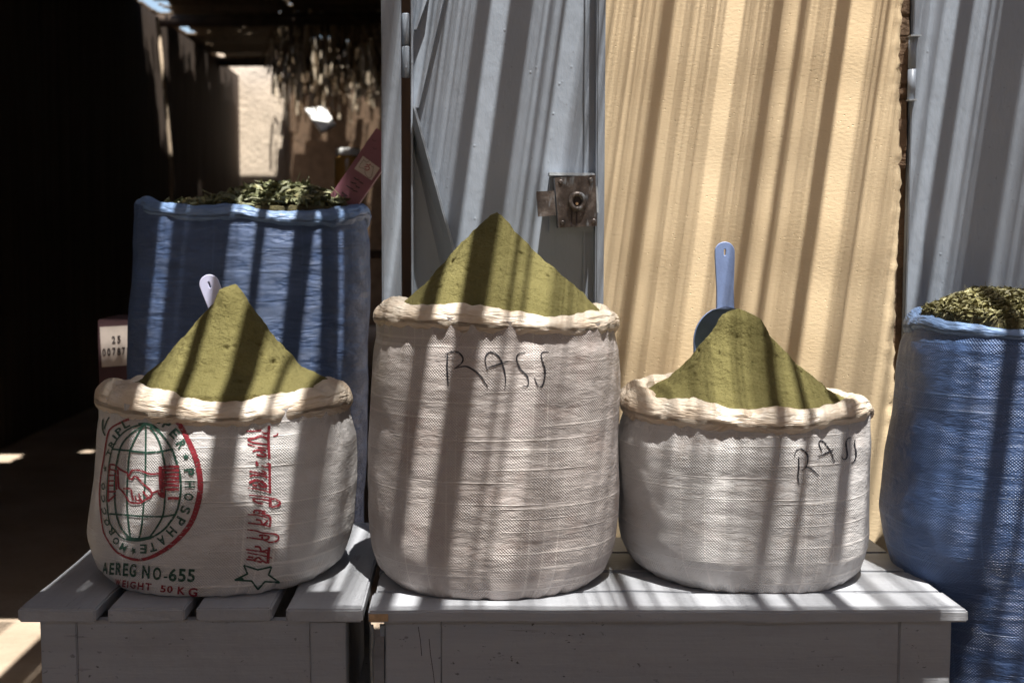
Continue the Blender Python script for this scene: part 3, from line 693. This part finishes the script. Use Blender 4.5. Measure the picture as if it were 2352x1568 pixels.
# right sack
cyR = 2.29
sR = sack('powder_sack', 'short white sack with RASJ written high on its right side, plain otherwise', GW, cyR, .985,
          [(950, 1436, 1980), (1000, 1422, 1984), (1050, 1420, 1982), (1150, 1420, 1985), (1230, 1421, 1986), (1290, 1430, 1982), (1340, 1436, 1976)], ZB, .752, 1425, 1992,
          [(1432, 905), (1447, 880), (1489, 912), (1540, 914), (1590, 917), (1635, 925), (1693, 945), (1716, 940), (1797, 935), (1862, 938), (1910, 926), (1959, 912), (1985, 905)],
          [(1434, 958), (1500, 970), (1560, 980), (1619, 988), (1700, 984), (1760, 996), (1807, 1003), (1850, 992), (1910, 974), (1985, 961)],
          [(175, .772, .05), (140, .770, .04), (120, .776, .04), (90, .752, .035), (40, .752, .04), (8, .757, .045)], M['white'], M['rim'], 9.7, base=(.84, .94))
apR = (1695, 707)
heap('powder_heap', 'green powder heap with the blue scoop stuck behind its top, in the right sack', 'powder', apR, cyR, sR[3], (1475, 915), (1935, 925),
     prof_tab([(1660, 722), (1640, 757), (1590, 820), (1540, 868)], apR, (1485, 905)), prof_tab([(1740, 733), (1760, 768), (1810, 830), (1880, 890)], apR, (1925, 915)), 11.)

# blue sacks
cyB = 2.98
sB = sack('leaf_sack', 'large dark blue sack of dried leaves in the doorway behind the printed sack', 'blue woven sacks of dried leaves', cyB, .78,
          [(500, 322, 838), (560, 318, 846), (700, 308, 848), (860, 302, 846), (1100, 300, 838), (1300, 300, 830), (1500, 300, 830)], 0, 1.08, 327, 852,
          [(330, 470), (357, 446), (378, 458), (441, 472), (525, 466), (622, 484), (714, 483), (777, 470), (844, 466)],
          [(332, 487), (399, 500), (454, 510), (546, 502), (630, 512), (748, 521), (820, 505), (846, 496)],
          [(160, 1.10, .04), (90, 1.085, .04), (20, 1.09, .04)], M['blue_dark'], M['rimb'], 15.3, wr=1.25, base=(.9, .97), q=3.0, lean_k=12.)
cyC = 2.27
sC = sack('leaf_sack', 'bright blue sack of dried leaves standing right of the long bench', 'blue woven sacks of dried leaves', cyC, .80,
          [(760, 2098, 2660), (790, 2084, 2668), (935, 2068, 2680), (1043, 2050, 2690), (1176, 2040, 2700), (1240, 2046, 2700), (1300, 2062, 2700), (1380, 2078, 2700), (1500, 2088, 2700), (1900, 2095, 2690)], 0, .89, 2090, 2665,
          [(2094, 738), (2116, 718), (2145, 724), (2177, 733), (2264, 742), (2352, 760), (2450, 760), (2560, 755), (2655, 745)],
          [(2102, 748), (2140, 758), (2192, 766), (2260, 771), (2352, 777), (2500, 780), (2650, 765)],
          [(170, .905, .045), (90, .90, .04), (10, .905, .04)], M['blue'], M['rimb'], 21.9, wr=1.25, base=(.9, .97), q=2.4)

def leaves(name, label, top_px, cy, inner, baseL, baseR, n, size, material, seed, twigs=40, prof=None, spread=1.):
    pl = prof or [(0, 0), (.3, .12), (.6, .42), (.85, .78), (1, 1)]
    o, vs, fs = heap(name, label, 'leaves', top_px, cy, inner, baseL, baseR, pl, pl, seed, material='core'); o['kind'] = 'stuff'
    rnd = random.Random(seed); mb = MB()
    for k in range(n):
        f = fs[int(len(fs) * (.04 + .96 * spread * rnd.random() ** .6))]; p = sum((vs[i] for i in f), Vector()) / len(f)
        L = size * rnd.uniform(.6, 1.35); W = L * rnd.uniform(.13, .2)
        a = Vector((rnd.gauss(0, 1), rnd.gauss(0, 1), rnd.gauss(.1, .42))).normalized()
        up = Vector((rnd.gauss(0, .5), rnd.gauss(-.2, .5), 1)).normalized(); s_ = a.cross(up).normalized(); up = s_.cross(a)
        p = p + Vector((0, 0, rnd.uniform(0, size * .4))); cur = rnd.uniform(-.2, .25) * L; fo = W * rnd.uniform(.2, .8)
        P = [p - a * L / 2, p - a * L * .18 + up * cur * .6, p + a * L * .2 + up * cur * .6, p + a * L / 2]
        mb.add([P[0], P[1] + s_ * W + up * fo, P[1], P[1] - s_ * W + up * fo, P[2] + s_ * W * .8 + up * fo, P[2], P[2] - s_ * W * .8 + up * fo, P[3]],
               [(0, 2, 1), (0, 3, 2), (1, 2, 5, 4), (2, 3, 6, 5), (4, 5, 7), (5, 6, 7)])
    for k in range(twigs):
        f = fs[rnd.randrange(len(fs) // 10, len(fs))]; p = vs[f[0]] + Vector((0, 0, size * .3))
        a = Vector((rnd.gauss(0, 1), rnd.gauss(0, 1), abs(rnd.gauss(.1, .4)))).normalized() * size * rnd.uniform(.8, 2.2)
        mb.tube([p - a * .4, p + a * .1 + Vector((0, 0, size * .1)), p + a * .6], size * .022, 4)
    lo = mb.out('leaf_litter', M[material], o, smooth=False); lo['kind'] = 'stuff'
    return o
leaves('dried_leaves', 'pile of long dried leaves in the blue sack in the doorway', (660, 438), cyB, sB[3], (470, 484), (800, 476), 2600, .034, 'leaf', 31, 60, [(0, 0), (.35, .1), (.6, .5), (.8, .9), (1, 1)], .95)
leaves('dried_leaves', 'pile of small crumbled dried leaves in the blue sack right of the bench', (2290, 668), cyC, sC[3], (2125, 716), (2640, 740), 7500, .0145, 'leaf2', 32, 220, [(0, 0), (.35, .18), (.6, .45), (.85, .86), (1, 1)])

# ------------------------------------------------------------------ prints and handwriting on the sacks
def on_surface(bvh, px, row, off=.0008):
    d = ray(px, row).normalized(); h = bvh.ray_cast(Vector((0, 0, H)), d)
    if h[0] is None: return None
    nrm = h[1] if h[1].dot(d) < 0 else -h[1]
    return h[0] + nrm * off
def catmull(pts, step=3.):
    if len(pts) < 3:
        n = max(1, int(math.dist(pts[0], pts[-1]) / step)); return [tuple(pts[0][i] + (pts[-1][i] - pts[0][i]) * k / n for i in (0, 1)) for k in range(n + 1)]
    out = []; P = [pts[0]] + list(pts) + [pts[-1]]
    for i in range(1, len(P) - 2):
        n = max(2, int(math.dist(P[i], P[i + 1]) / step))
        for k in range(n):
            t = k / n
            out.append(tuple(.5 * (2 * P[i][c] + (P[i + 1][c] - P[i - 1][c]) * t + (2 * P[i - 1][c] - 5 * P[i][c] + 4 * P[i + 1][c] - P[i + 2][c]) * t * t + (3 * P[i][c] - P[i - 1][c] - 3 * P[i + 1][c] + P[i + 2][c]) * t ** 3) for c in (0, 1)))
    out.append(tuple(pts[-1])); return out
LAY = [0]
def stroke(mb, place, pts, wd, step=3., taper=False, straight=False):
    """ribbon along pts (picture units); wd number or function of x; place maps picture -> surface"""
    LAY[0] += 1
    if straight:
        c = []
        for p, q in zip(pts, pts[1:]): c += catmull([p, q], step)
    else: c = catmull(pts, step)
    ro = []
    for i, p in enumerate(c):
        a, b_ = c[max(0, i - 1)], c[min(len(c) - 1, i + 1)]; dx, dy = b_[0] - a[0], b_[1] - a[1]; l = math.hypot(dx, dy) or 1
        w_ = (wd(p[0]) if callable(wd) else wd) / 2
        if taper: w_ *= .45 + .75 * math.sin(math.pi * min(1, max(0, (i + .6) / len(c)))) * (1 + .25 * nz(i * .35, LAY[0], 0))
        else: w_ *= 1 + .12 * nz(i * .8, LAY[0], 2)
        nx_, ny_ = -dy / l * w_, dx / l * w_
        u, v = place(p[0] + nx_, p[1] + ny_, LAY[0]), place(p[0] - nx_, p[1] - ny_, LAY[0])
        ro.append((u, v) if u is not None and v is not None else None)
    for a, b_ in zip(ro, ro[1:]):
        if a and b_ and (a[0] - b_[0]).length < .03: mb.add([a[0], a[1], b_[1], b_[0]], [(0, 1, 2, 3)])
GLY = {}
def glyph(ch):
    if ch in GLY: return GLY[ch]
    cu = bpy.data.curves.new('glyph', 'FONT'); cu.body = ch; cu.size = 1; cu.resolution_u = 4; cu.offset = .03
    ob = bpy.data.objects.new('glyph', cu); COL.objects.link(ob)
    dg = bpy.context.evaluated_depsgraph_get(); me = ob.evaluated_get(dg).to_mesh()
    bm = bmesh.new(); bm.from_mesh(me)
    bmesh.ops.triangulate(bm, faces=bm.faces[:])
    bmesh.ops.subdivide_edges(bm, edges=[e for e in bm.edges if e.calc_length() > .25], cuts=2)
    bmesh.ops.triangulate(bm, faces=bm.faces[:])
    xs2 = [v.co.x for v in bm.verts]; ys2 = [v.co.y for v in bm.verts]; bm.verts.index_update()
    x0_, x1_, y0_, y1_ = min(xs2), max(xs2), min(ys2), max(ys2)
    r = ([((v.co.x - (x0_ + x1_) / 2) / max(.1, (x1_ - x0_)), (v.co.y - (y0_ + y1_) / 2) / max(.1, (y1_ - y0_))) for v in bm.verts], [[v.index for v in f.verts] for f in bm.faces])
    bm.free(); COL.objects.unlink(ob); bpy.data.objects.remove(ob); bpy.data.curves.remove(cu); GLY[ch] = r; return r
def letter(mb, place, ch, x, y, w_, h, ang=0., skew=0.):
    LAY[0] += 1; vs_, fs_ = glyph(ch); P = []
    ca, sa = math.cos(ang), math.sin(ang)
    for a, b_ in vs_:
        lx, ly = a * w_ + skew * b_ * h, -b_ * h; P.append(place(x + lx * ca - ly * sa, y + lx * sa + ly * ca, LAY[0]))
    for f in fs_:
        if all(P[i] is not None for i in f): mb.add([P[i] for i in f], [tuple(range(len(f)))])
def star(mb, place, x, y, rx, ry, ang=0.):
    LAY[0] += 1; P = []
    for k in range(10):
        r = 1 if k % 2 == 0 else .45; q = ang - math.pi / 2 + k * math.pi / 5; P.append(place(x + rx * r * math.cos(q), y + ry * r * math.sin(q), LAY[0]))
    c = place(x, y, LAY[0])
    if c is not None and all(p is not None for p in P):
        for k in range(10): mb.add([c, P[k], P[(k + 1) % 10]], [(0, 1, 2)])
def pl_sack(bvh, base=.0009): return lambda px, row, lay: on_surface(bvh, px, row, base + (lay % 40) * .00001)

place = pl_sack(sL[2]); z6 = lambda X, Y: (207 + .3 * X, 940.8 + .3 * Y); ez = lambda X, Y: (225.8 + .138 * X, 959.6 + .138 * Y)
red, grn = MB(), MB()
ring = [(640, 60), (690, 120), (760, 250), (820, 400), (845, 560), (830, 700), (780, 850), (700, 960), (600, 1050), (480, 1120), (380, 1145), (290, 1130), (200, 1080), (140, 1000), (105, 930), (85, 800), (75, 650), (85, 500), (105, 380), (135, 200), (165, 140), (240, 95), (300, 70)]
stroke(red, place, [z6(*p) for p in ring], lambda x: 3.2 + max(0, (x - 240)) * .045)
globe = [(430, 110), (330, 130), (240, 190), (180, 280), (150, 400), (135, 560), (130, 680), (150, 850), (200, 930), (260, 985), (370, 1000), (470, 975), (560, 920), (620, 850), (670, 760), (695, 620), (690, 500), (670, 420), (630, 310), (560, 200), (490, 130), (430, 110)]
stroke(grn, place, [z6(*p) for p in globe], lambda x: 3 + max(0, x - 250) * .013)
for l in ([(430, 110), (320, 180), (240, 280), (200, 450), (190, 620), (200, 780), (240, 900), (310, 985)], [(410, 120), (370, 180), (330, 260), (305, 330), (290, 500), (285, 700), (295, 850), (310, 970)],
          [(430, 120), (428, 300), (425, 500), (410, 750), (395, 900), (375, 985)], [(460, 130), (520, 220), (555, 330), (580, 480), (575, 650), (560, 800), (510, 900), (460, 970)],
          [(170, 300), (300, 312), (430, 325), (540, 318), (640, 300)], [(150, 795), (290, 805), (430, 815), (560, 815), (650, 800)]):
    stroke(grn, place, [z6(*p) for p in l], 4.3)
stroke(grn, place, [z6(*p) for p in [(280, 975), (370, 990), (470, 975)]], 7.5); stroke(grn, place, [z6(*p) for p in [(370, 112), (430, 108), (490, 128), (530, 165)]], 7)
for ch, X, Y in [('T', 150, 330), ('R', 172, 262), ('I', 193, 210), ('P', 225, 165), ('L', 275, 108), ('P', 590, 112), ('E', 648, 180), ('R', 700, 265), ('*', 735, 357), ('P', 760, 475), ('H', 765, 568), ('O', 755, 665), ('S', 730, 765), ('P', 690, 850),
                 ('H', 625, 930), ('A', 552, 1000), ('T', 482, 1048), ('E', 410, 1062), ('*', 335, 1077), ('M', 258, 1052), ('O', 202, 1002), ('R', 165, 928), ('O', 132, 860), ('C', 112, 775), ('C', 105, 680), ('O', 105, 585), ('*', 119, 450), ('U', 528, 70)]:
    px, row = z6(X, Y); lf = max(0, min(1, (X - 110) / 350))
    ang = math.atan2((Y - 575) / 490. ** 1.35, (X - 415) / 320. ** 1.35) + math.pi / 2
    if ch == '*': star(grn, place, px, row, 4 + 5 * lf, 9, ang)
    else:
        lat = abs(math.sin(ang))          # 1 on the sides of the ring
        hgt = (9 + 14 * lf) * lat + 21 * (1 - lat); wid = 16.5 * lat + (11 + 5 * lf) * (1 - lat)
        if ch == 'I': wid *= .3
        letter(grn, place, ch, px, row, wid, hgt, ang)
for p in ([(640, 250), (560, 100), (530, 60)],): pass
stroke(grn, place, [(238, 962), (237, 985), (243, 1000)], 3.5); stroke(grn, place, [(240, 985), (247, 965), (252, 958)], 3)
H1 = [[(200, 770), (190, 850), (170, 1000), (170, 1220), (165, 1390)], [(200, 770), (280, 780), (340, 830)], [(330, 850), (335, 1000), (350, 1170)], [(290, 870), (300, 1030), (310, 1190)], [(190, 850), (290, 870)], [(180, 950), (270, 950)],
      [(170, 1045), (265, 1040)], [(170, 1120), (260, 1120)], [(170, 1225), (300, 1220)], [(165, 1390), (300, 1270)], [(340, 830), (400, 870), (490, 910)], [(490, 910), (510, 990), (560, 1020), (600, 975), (650, 980), (750, 1090), (870, 1190), (900, 1240), (990, 1210)],
      [(520, 960), (560, 880), (640, 865), (760, 890), (870, 930), (1010, 920)], [(350, 1160), (420, 1230), (480, 1320), (540, 1400), (680, 1410), (740, 1390), (700, 1330), (680, 1250)], [(420, 1170), (540, 1180), (570, 1280), (590, 1370)],
      [(620, 1290), (640, 1360), (690, 1370)], [(750, 1210), (800, 1290), (850, 1310), (900, 1270)], [(740, 1390), (820, 1340), (880, 1310), (900, 1250)], [(990, 1190), (1030, 1290), (1110, 1320)]]
for l in H1: stroke(red, place, [ez(*p) for p in l], 4.2)
stroke(red, place, [ez(1040, 800), ez(1045, 1050), ez(1060, 1290)], 9); stroke(red, place, [ez(1085, 800), ez(1090, 1050), ez(1095, 1300)], 6)
for yy in (810, 870, 940, 1000, 1060, 1120, 1190, 1335): stroke(red, place, [ez(1090 if yy < 1300 else 1160, yy), ez(1230, yy - 5), ez(1350, yy)], 6.2)
for ch, X, Y, w_, h in [('A', 118, 1208, 42, 88), ('E', 170, 1214, 36, 92), ('R', 222, 1214, 44, 96), ('E', 275, 1220, 40, 98), ('G', 330, 1226, 50, 100), ('N', 430, 1238, 58, 98), ('O', 515, 1250, 62, 98), ('-', 580, 1277, 28, 12), ('6', 635, 1260, 60, 100), ('5', 705, 1263, 58, 100), ('5', 775, 1266, 56, 100)]:
    px, row = z6(X, Y); letter(grn, place, ch, px, row, w_ * .3, h * .3, .06)
for ch, X, Y, w_, h in [('W', 215, 1318, 40, 50), ('E', 262, 1327, 26, 52), ('I', 290, 1332, 8, 52), ('G', 330, 1337, 44, 54), ('H', 388, 1345, 44, 54), ('T', 448, 1350, 46, 54), ('5', 560, 1366, 40, 54), ('0', 612, 1370, 42, 54), ('K', 700, 1380, 58, 60), ('G', 788, 1392, 68, 66)]:
    px, row = z6(X, Y); letter(red, place, ch, px, row, w_ * .3, h * .3, .1)
az = lambda X, Y: (526.8 + .132 * X, 969 + .132 * Y); bz = lambda X, Y: (526.8 + .138 * X, 1147.8 + .138 * Y)
for l, w_ in [([(690, 60), (680, 300), (695, 640)], 6), ([(700, 710), (700, 980), (705, 1240)], 6), ([(710, 1300), (710, 1470)], 7), ([(300, 155), (430, 155), (560, 140)], 3.4), ([(560, 170), (640, 200), (680, 150)], 4), ([(760, 240), (820, 230), (845, 190)], 3), ([(320, 300), (450, 270), (560, 240), (680, 300)], 5.5),
              ([(320, 300), (400, 350), (560, 375), (680, 390)], 3.6), ([(320, 380), (450, 420), (560, 440), (680, 450)], 3.2), ([(400, 510), (480, 485), (640, 490)], 4.6), ([(470, 560), (600, 600), (640, 570), (540, 520)], 4), ([(455, 690), (480, 710), (490, 760)], 6.5), ([(560, 750), (620, 780), (690, 790)], 3.2),
              ([(350, 850), (430, 870), (640, 900), (560, 830)], 4.4), ([(350, 940), (440, 920), (560, 930), (660, 960)], 4.4), ([(340, 1050), (450, 1010), (560, 1030), (640, 1110), (560, 1120), (500, 1060)], 6), ([(400, 1090), (480, 1100)], 5), ([(320, 1140), (480, 1160), (680, 1210)], 3.4), ([(690, 720), (640, 725)], 4.5),
              ([(340, 1265), (500, 1280), (700, 1310)], 3.2), ([(400, 1330), (560, 1340), (700, 1370)], 3.2), ([(400, 1330), (480, 1400), (590, 1410)], 4.4), ([(720, 1330), (800, 1340), (880, 1400), (820, 1460), (720, 1470)], 5.4)]:
    stroke(red, place, [az(*p) for p in l], w_)
for l, w_ in [([(410, 215), (425, 170), (600, 190)], 5), ([(300, 240), (450, 245), (620, 290)], 3.4), ([(480, 215), (600, 230), (680, 300), (670, 440)], 5.2), ([(440, 320), (520, 340), (560, 400), (640, 330)], 4.6), ([(310, 375), (450, 395), (560, 410), (680, 440)], 3.6), ([(300, 490), (450, 510), (540, 540), (650, 550)], 3.4),
              ([(650, 550), (780, 570), (820, 630), (760, 690), (640, 700)], 4), ([(490, 590), (560, 580), (650, 600), (650, 640), (560, 660), (540, 600)], 4.6), ([(290, 620), (450, 640), (560, 660), (640, 690)], 3.4), ([(660, 780), (645, 920), (640, 1050)], 6.6), ([(420, 770), (500, 780), (540, 850), (640, 820)], 4.6),
              ([(280, 820), (400, 835), (560, 860), (640, 880)], 3.6), ([(300, 870), (450, 900), (600, 930), (710, 960)], 3), ([(310, 940), (400, 950)], 4.4), ([(280, 980), (400, 990), (480, 950), (540, 1000), (620, 1045)], 4), ([(400, 1000), (540, 1030)], 4)]:
    stroke(red, place, [bz(*p) for p in l], w_)
stroke(grn, place, [bz(*p) for p in [(240, 1080), (470, 1155), (700, 1105), (650, 1240), (830, 1365), (590, 1350), (475, 1480), (370, 1340), (90, 1325), (300, 1220), (240, 1080)]], 4, straight=True)
stroke(grn, place, [bz(120, 1325), bz(210, 1300), bz(230, 1335)], 5, straight=True)
red.out('red_print', M['red'], sL[1]); grn.out('green_print', M['green'], sL[1])

place = pl_sack(sM[2]); pm = MB(); mz = lambda X, Y: (827.9 + .3001 * X, 470.4 + .3001 * Y)
for l in ([(668, 1140), (665, 1250), (673, 1390)], [(650, 1145), (700, 1125), (750, 1130), (785, 1170), (775, 1210), (715, 1255)], [(715, 1253), (800, 1235), (860, 1260), (920, 1310), (960, 1370), (975, 1400)],
          [(975, 1275), (955, 1190), (970, 1140), (1010, 1130), (1060, 1165), (1090, 1230), (1110, 1320), (1105, 1415)], [(975, 1245), (1040, 1225), (1135, 1195)],
          [(1265, 1130), (1210, 1140), (1195, 1180), (1220, 1250), (1275, 1310), (1285, 1370), (1265, 1390), (1240, 1380)], [(1440, 1125), (1390, 1130), (1385, 1170), (1410, 1260), (1405, 1340), (1385, 1390), (1355, 1380), (1330, 1320)]):
    stroke(pm, place, [mz(*p) for p in l], 3.5, taper=True)
pm.out('handwriting', M['pen'], sM[1])
place = pl_sack(sR[2]); pm = MB(); mz = lambda X, Y: (1806.3 + .096 * X, 978.4 + .096 * Y)
for l in ([(290, 720), (290, 1000), (270, 1200), (300, 1400)], [(190, 740), (220, 600), (320, 540), (420, 590), (500, 700), (500, 850), (450, 990), (360, 1055)], [(450, 990), (530, 990), (630, 1050), (760, 1180)],
          [(840, 620), (770, 410), (810, 345), (900, 390), (1000, 520), (1080, 660), (1140, 860)], [(740, 730), (900, 660), (1120, 560)],
          [(1530, 270), (1450, 300), (1415, 400), (1430, 550), (1445, 700), (1400, 790), (1330, 770), (1305, 680)], [(1630, 320), (1620, 450), (1650, 600), (1650, 740), (1600, 840), (1540, 890)]):
    stroke(pm, place, [mz(*p) for p in l], 3.1, taper=True)
pm.out('handwriting', M['pen'], sR[1])

# ------------------------------------------------------------------ scoops
def scoop(label, top, tilt, mt, L=.118, w0=.0165, w1=.0135, bw=.058, bl_=.15):
    rt = thing('powder_scoop', label, 'scoop', top); rt.rotation_euler = (0, tilt, 0)
    cu = bpy.data.curves.new('h', 'CURVE'); cu.dimensions = '2D'; cu.fill_mode = 'BOTH'; cu.extrude = .0022; cu.bevel_depth = .0012; cu.bevel_resolution = 2
    out = [(w0 * math.cos(q), -w0 + w0 * math.sin(q)) for q in [math.pi * k / 20 for k in range(21)]]
    out = out + [(-w0, -w0 - .01), (-w1 * 1.05, -L * .7), (-w1 * 1.1, -L), (w1 * 1.1, -L), (w1 * 1.05, -L * .7), (w0, -w0 - .01)]
    sl_ = [(.0028 * math.cos(q), (-.0135 if q < math.pi else -.0215) + .0028 * math.sin(q)) for q in [2 * math.pi * k / 16 for k in range(16)]]
    for pts in (out, sl_):
        s = cu.splines.new('POLY'); s.points.add(len(pts) - 1); s.use_cyclic_u = True
        for i, p in enumerate(pts): s.points[i].co = (p[0], p[1], 0, 1)
    ob = bpy.data.objects.new('h', cu); COL.objects.link(ob); me = bpy.data.meshes.new_from_object(ob.evaluated_get(bpy.context.evaluated_depsgraph_get()))
    COL.objects.unlink(ob); bpy.data.objects.remove(ob); bpy.data.curves.remove(cu)
    me.materials.clear(); me.materials.append(mt); h = bpy.data.objects.new('handle', me); COL.objects.link(h); h.parent = rt; h.rotation_euler = (R(90), 0, 0)
    nL, nA = 26, 24; vs = []; fs = []
    for side in (0, 1):
        for i in range(nL + 1):
            t = i / nL; wv = bw * min(1, (1 - (1 - min(1, t / .42)) ** 2) ** .5) + .0005; dv = .036 * min(1, (1 - (1 - min(1, t / .3)) ** 2) ** .5) + .0005
            for k in range(nA + 1):
                a = math.pi * (k / nA - .5); r = 1 - (.0022 / bw if side else 0)
                vs.append(Vector((wv * r * math.sin(a), dv * r * math.cos(a) - .004, -L + .004 - bl_ * t)))
    m_ = (nL + 1) * (nA + 1)
    for side in (0, 1):
        for i in range(nL):
            for k in range(nA): a = side * m_ + i * (nA + 1) + k; fs.append((a, a + 1, a + nA + 2, a + nA + 1))
    for i in range(nL):
        for k in (0, nA): a = i * (nA + 1) + k; fs.append((a, a + nA + 1, a + nA + 1 + m_, a + m_))
    me = bpy.data.meshes.new('bowl'); me.from_pydata([tuple(v) for v in vs], [], fs); me.materials.append(mt)
    for p in me.polygons: p.use_smooth = True
    b_ = bpy.data.objects.new('bowl', me); COL.objects.link(b_); b_.parent = rt
    return rt
scoop('blue plastic scoop standing upright behind the powder in the right sack', at(1664, 557, 2.345), R(-1.5), M['blue_pl'])
scoop('lilac plastic scoop handle peeking out beside the powder in the printed sack', at(474, 633, 2.35), R(-19), M['lilac'])

# ------------------------------------------------------------------ pink box and dark carton in the doorway
YP = 2.90
pz = lambda X, Y: (733.8 + .132 * X, 282.2 + .132 * Y)
A = at(*pz(160, 1300), YP); Bp = at(*pz(940, 160), YP); ax = (Bp - A).normalized(); ay = Vector((ax.z, 0, -ax.x))
pk = thing('pink_box', 'slim pink box with a small picture label leaning behind the door post', 'box', A)
Wd = 490 * .132 / F * 2.9 * 1.0; Lg = .25; s0 = -.06
Lg = .185
MB().prism([A + ax * s0, A + ax * Lg, A + ax * Lg + ay * Wd, A + ax * s0 + ay * Wd], (0, .03, 0)).out('carton', M['pink'], pk)
pp = lambda px, row, lay: at(px, row, YP - .0012 - (lay % 40) * .00001)
LAY[0] = 0
MB().prism([at(*pz(*p), YP - .0008) for p in ((755, 575), (1050, 790), (905, 1000), (605, 800))], (0, .0006, 0)).out('picture_label', M['paper'], pk)
bk, cap, rdm = MB(), MB(), MB()
for l in ([(770, 640), (690, 770), (780, 800), (800, 890), (850, 950), (900, 940), (930, 830), (940, 750)], [(770, 640), (820, 690), (860, 660)], [(880, 710), (920, 770), (940, 750)]): stroke(bk, pp, [pz(*p) for p in l], .8)
for l in ([(780, 770), (850, 760), (870, 800), (820, 830), (800, 790)], [(810, 720), (860, 740), (890, 720)]): stroke(rdm, pp, [pz(*p) for p in l], 2.)
for l in ([(600, 950), (650, 990), (690, 995)], [(690, 1020), (740, 1050), (760, 1060)], [(540, 1030), (590, 1050), (640, 1060)], [(630, 1090), (660, 1120), (700, 1130)], [(470, 1090), (540, 1140), (590, 1160)], [(580, 1180), (630, 1190), (660, 1205)],
          [(390, 1210), (430, 1240), (490, 1280)], [(400, 1200), (410, 1230)]): stroke(cap, pp, [pz(*p) for p in l], 2.6)
for ch, X, Y in (('1', 292, 1255), ('2', 322, 1275), ('5', 352, 1300), ('M', 400, 1330), ('L', 440, 1355)): letter(cap, pp, ch, *pz(X, Y), 4.2 if ch != '1' else 2, 7.5, math.atan2(.565, .825))
for c in ((950, 300), (960, 440)):
    stroke(cap, pp, [pz(c[0] - 30, c[1] - 15), pz(c[0], c[1] + 20), pz(c[0] + 35, c[1] + 5)], .9)
cap.out('caption', M['black'], pk); bk.out('picture_outline', M['black'], pk); rdm.out('red_picture', M['red'], pk)

YC = 3.25; p0, p1 = at(224, 733, YC), at(330, 900, YC)
ct = MB().box(p0.x, p0.x + .24, YC, YC + .2, 0, p0.z, .003).out('carton', M['card'], loc=(p0.x + .1, YC + .1, 0)); ORG[ct.name] = Vector((p0.x + .1, YC + .1, 0))
tag(ct, 'dark carton with a pale number label left of the large blue sack', 'carton')
MB().prism([at(*p, YC - .001) for p in ((229, 751), (301, 747), (298, 838), (234, 843))], (0, .0007, 0)).out('number_label', M['paper'], ct)
pc = lambda px, row, lay: at(px, row, YC - .0016 - (lay % 40) * .00001)
bk = MB()
for ch, X, Y, w_, h in (('2', 261, 780, 8, 17), ('5', 273, 779, 8, 17), ('0', 239, 809, 8, 18), ('0', 250, 808, 8, 18), ('7', 262, 807, 8, 18), ('8', 273, 807, 8, 18), ('7', 284, 806, 8, 18), ('8', 295, 805, 8, 18)): letter(bk, pc, ch, X, Y, w_, h, -.04)
bk.out('digits', M['black'], ct)
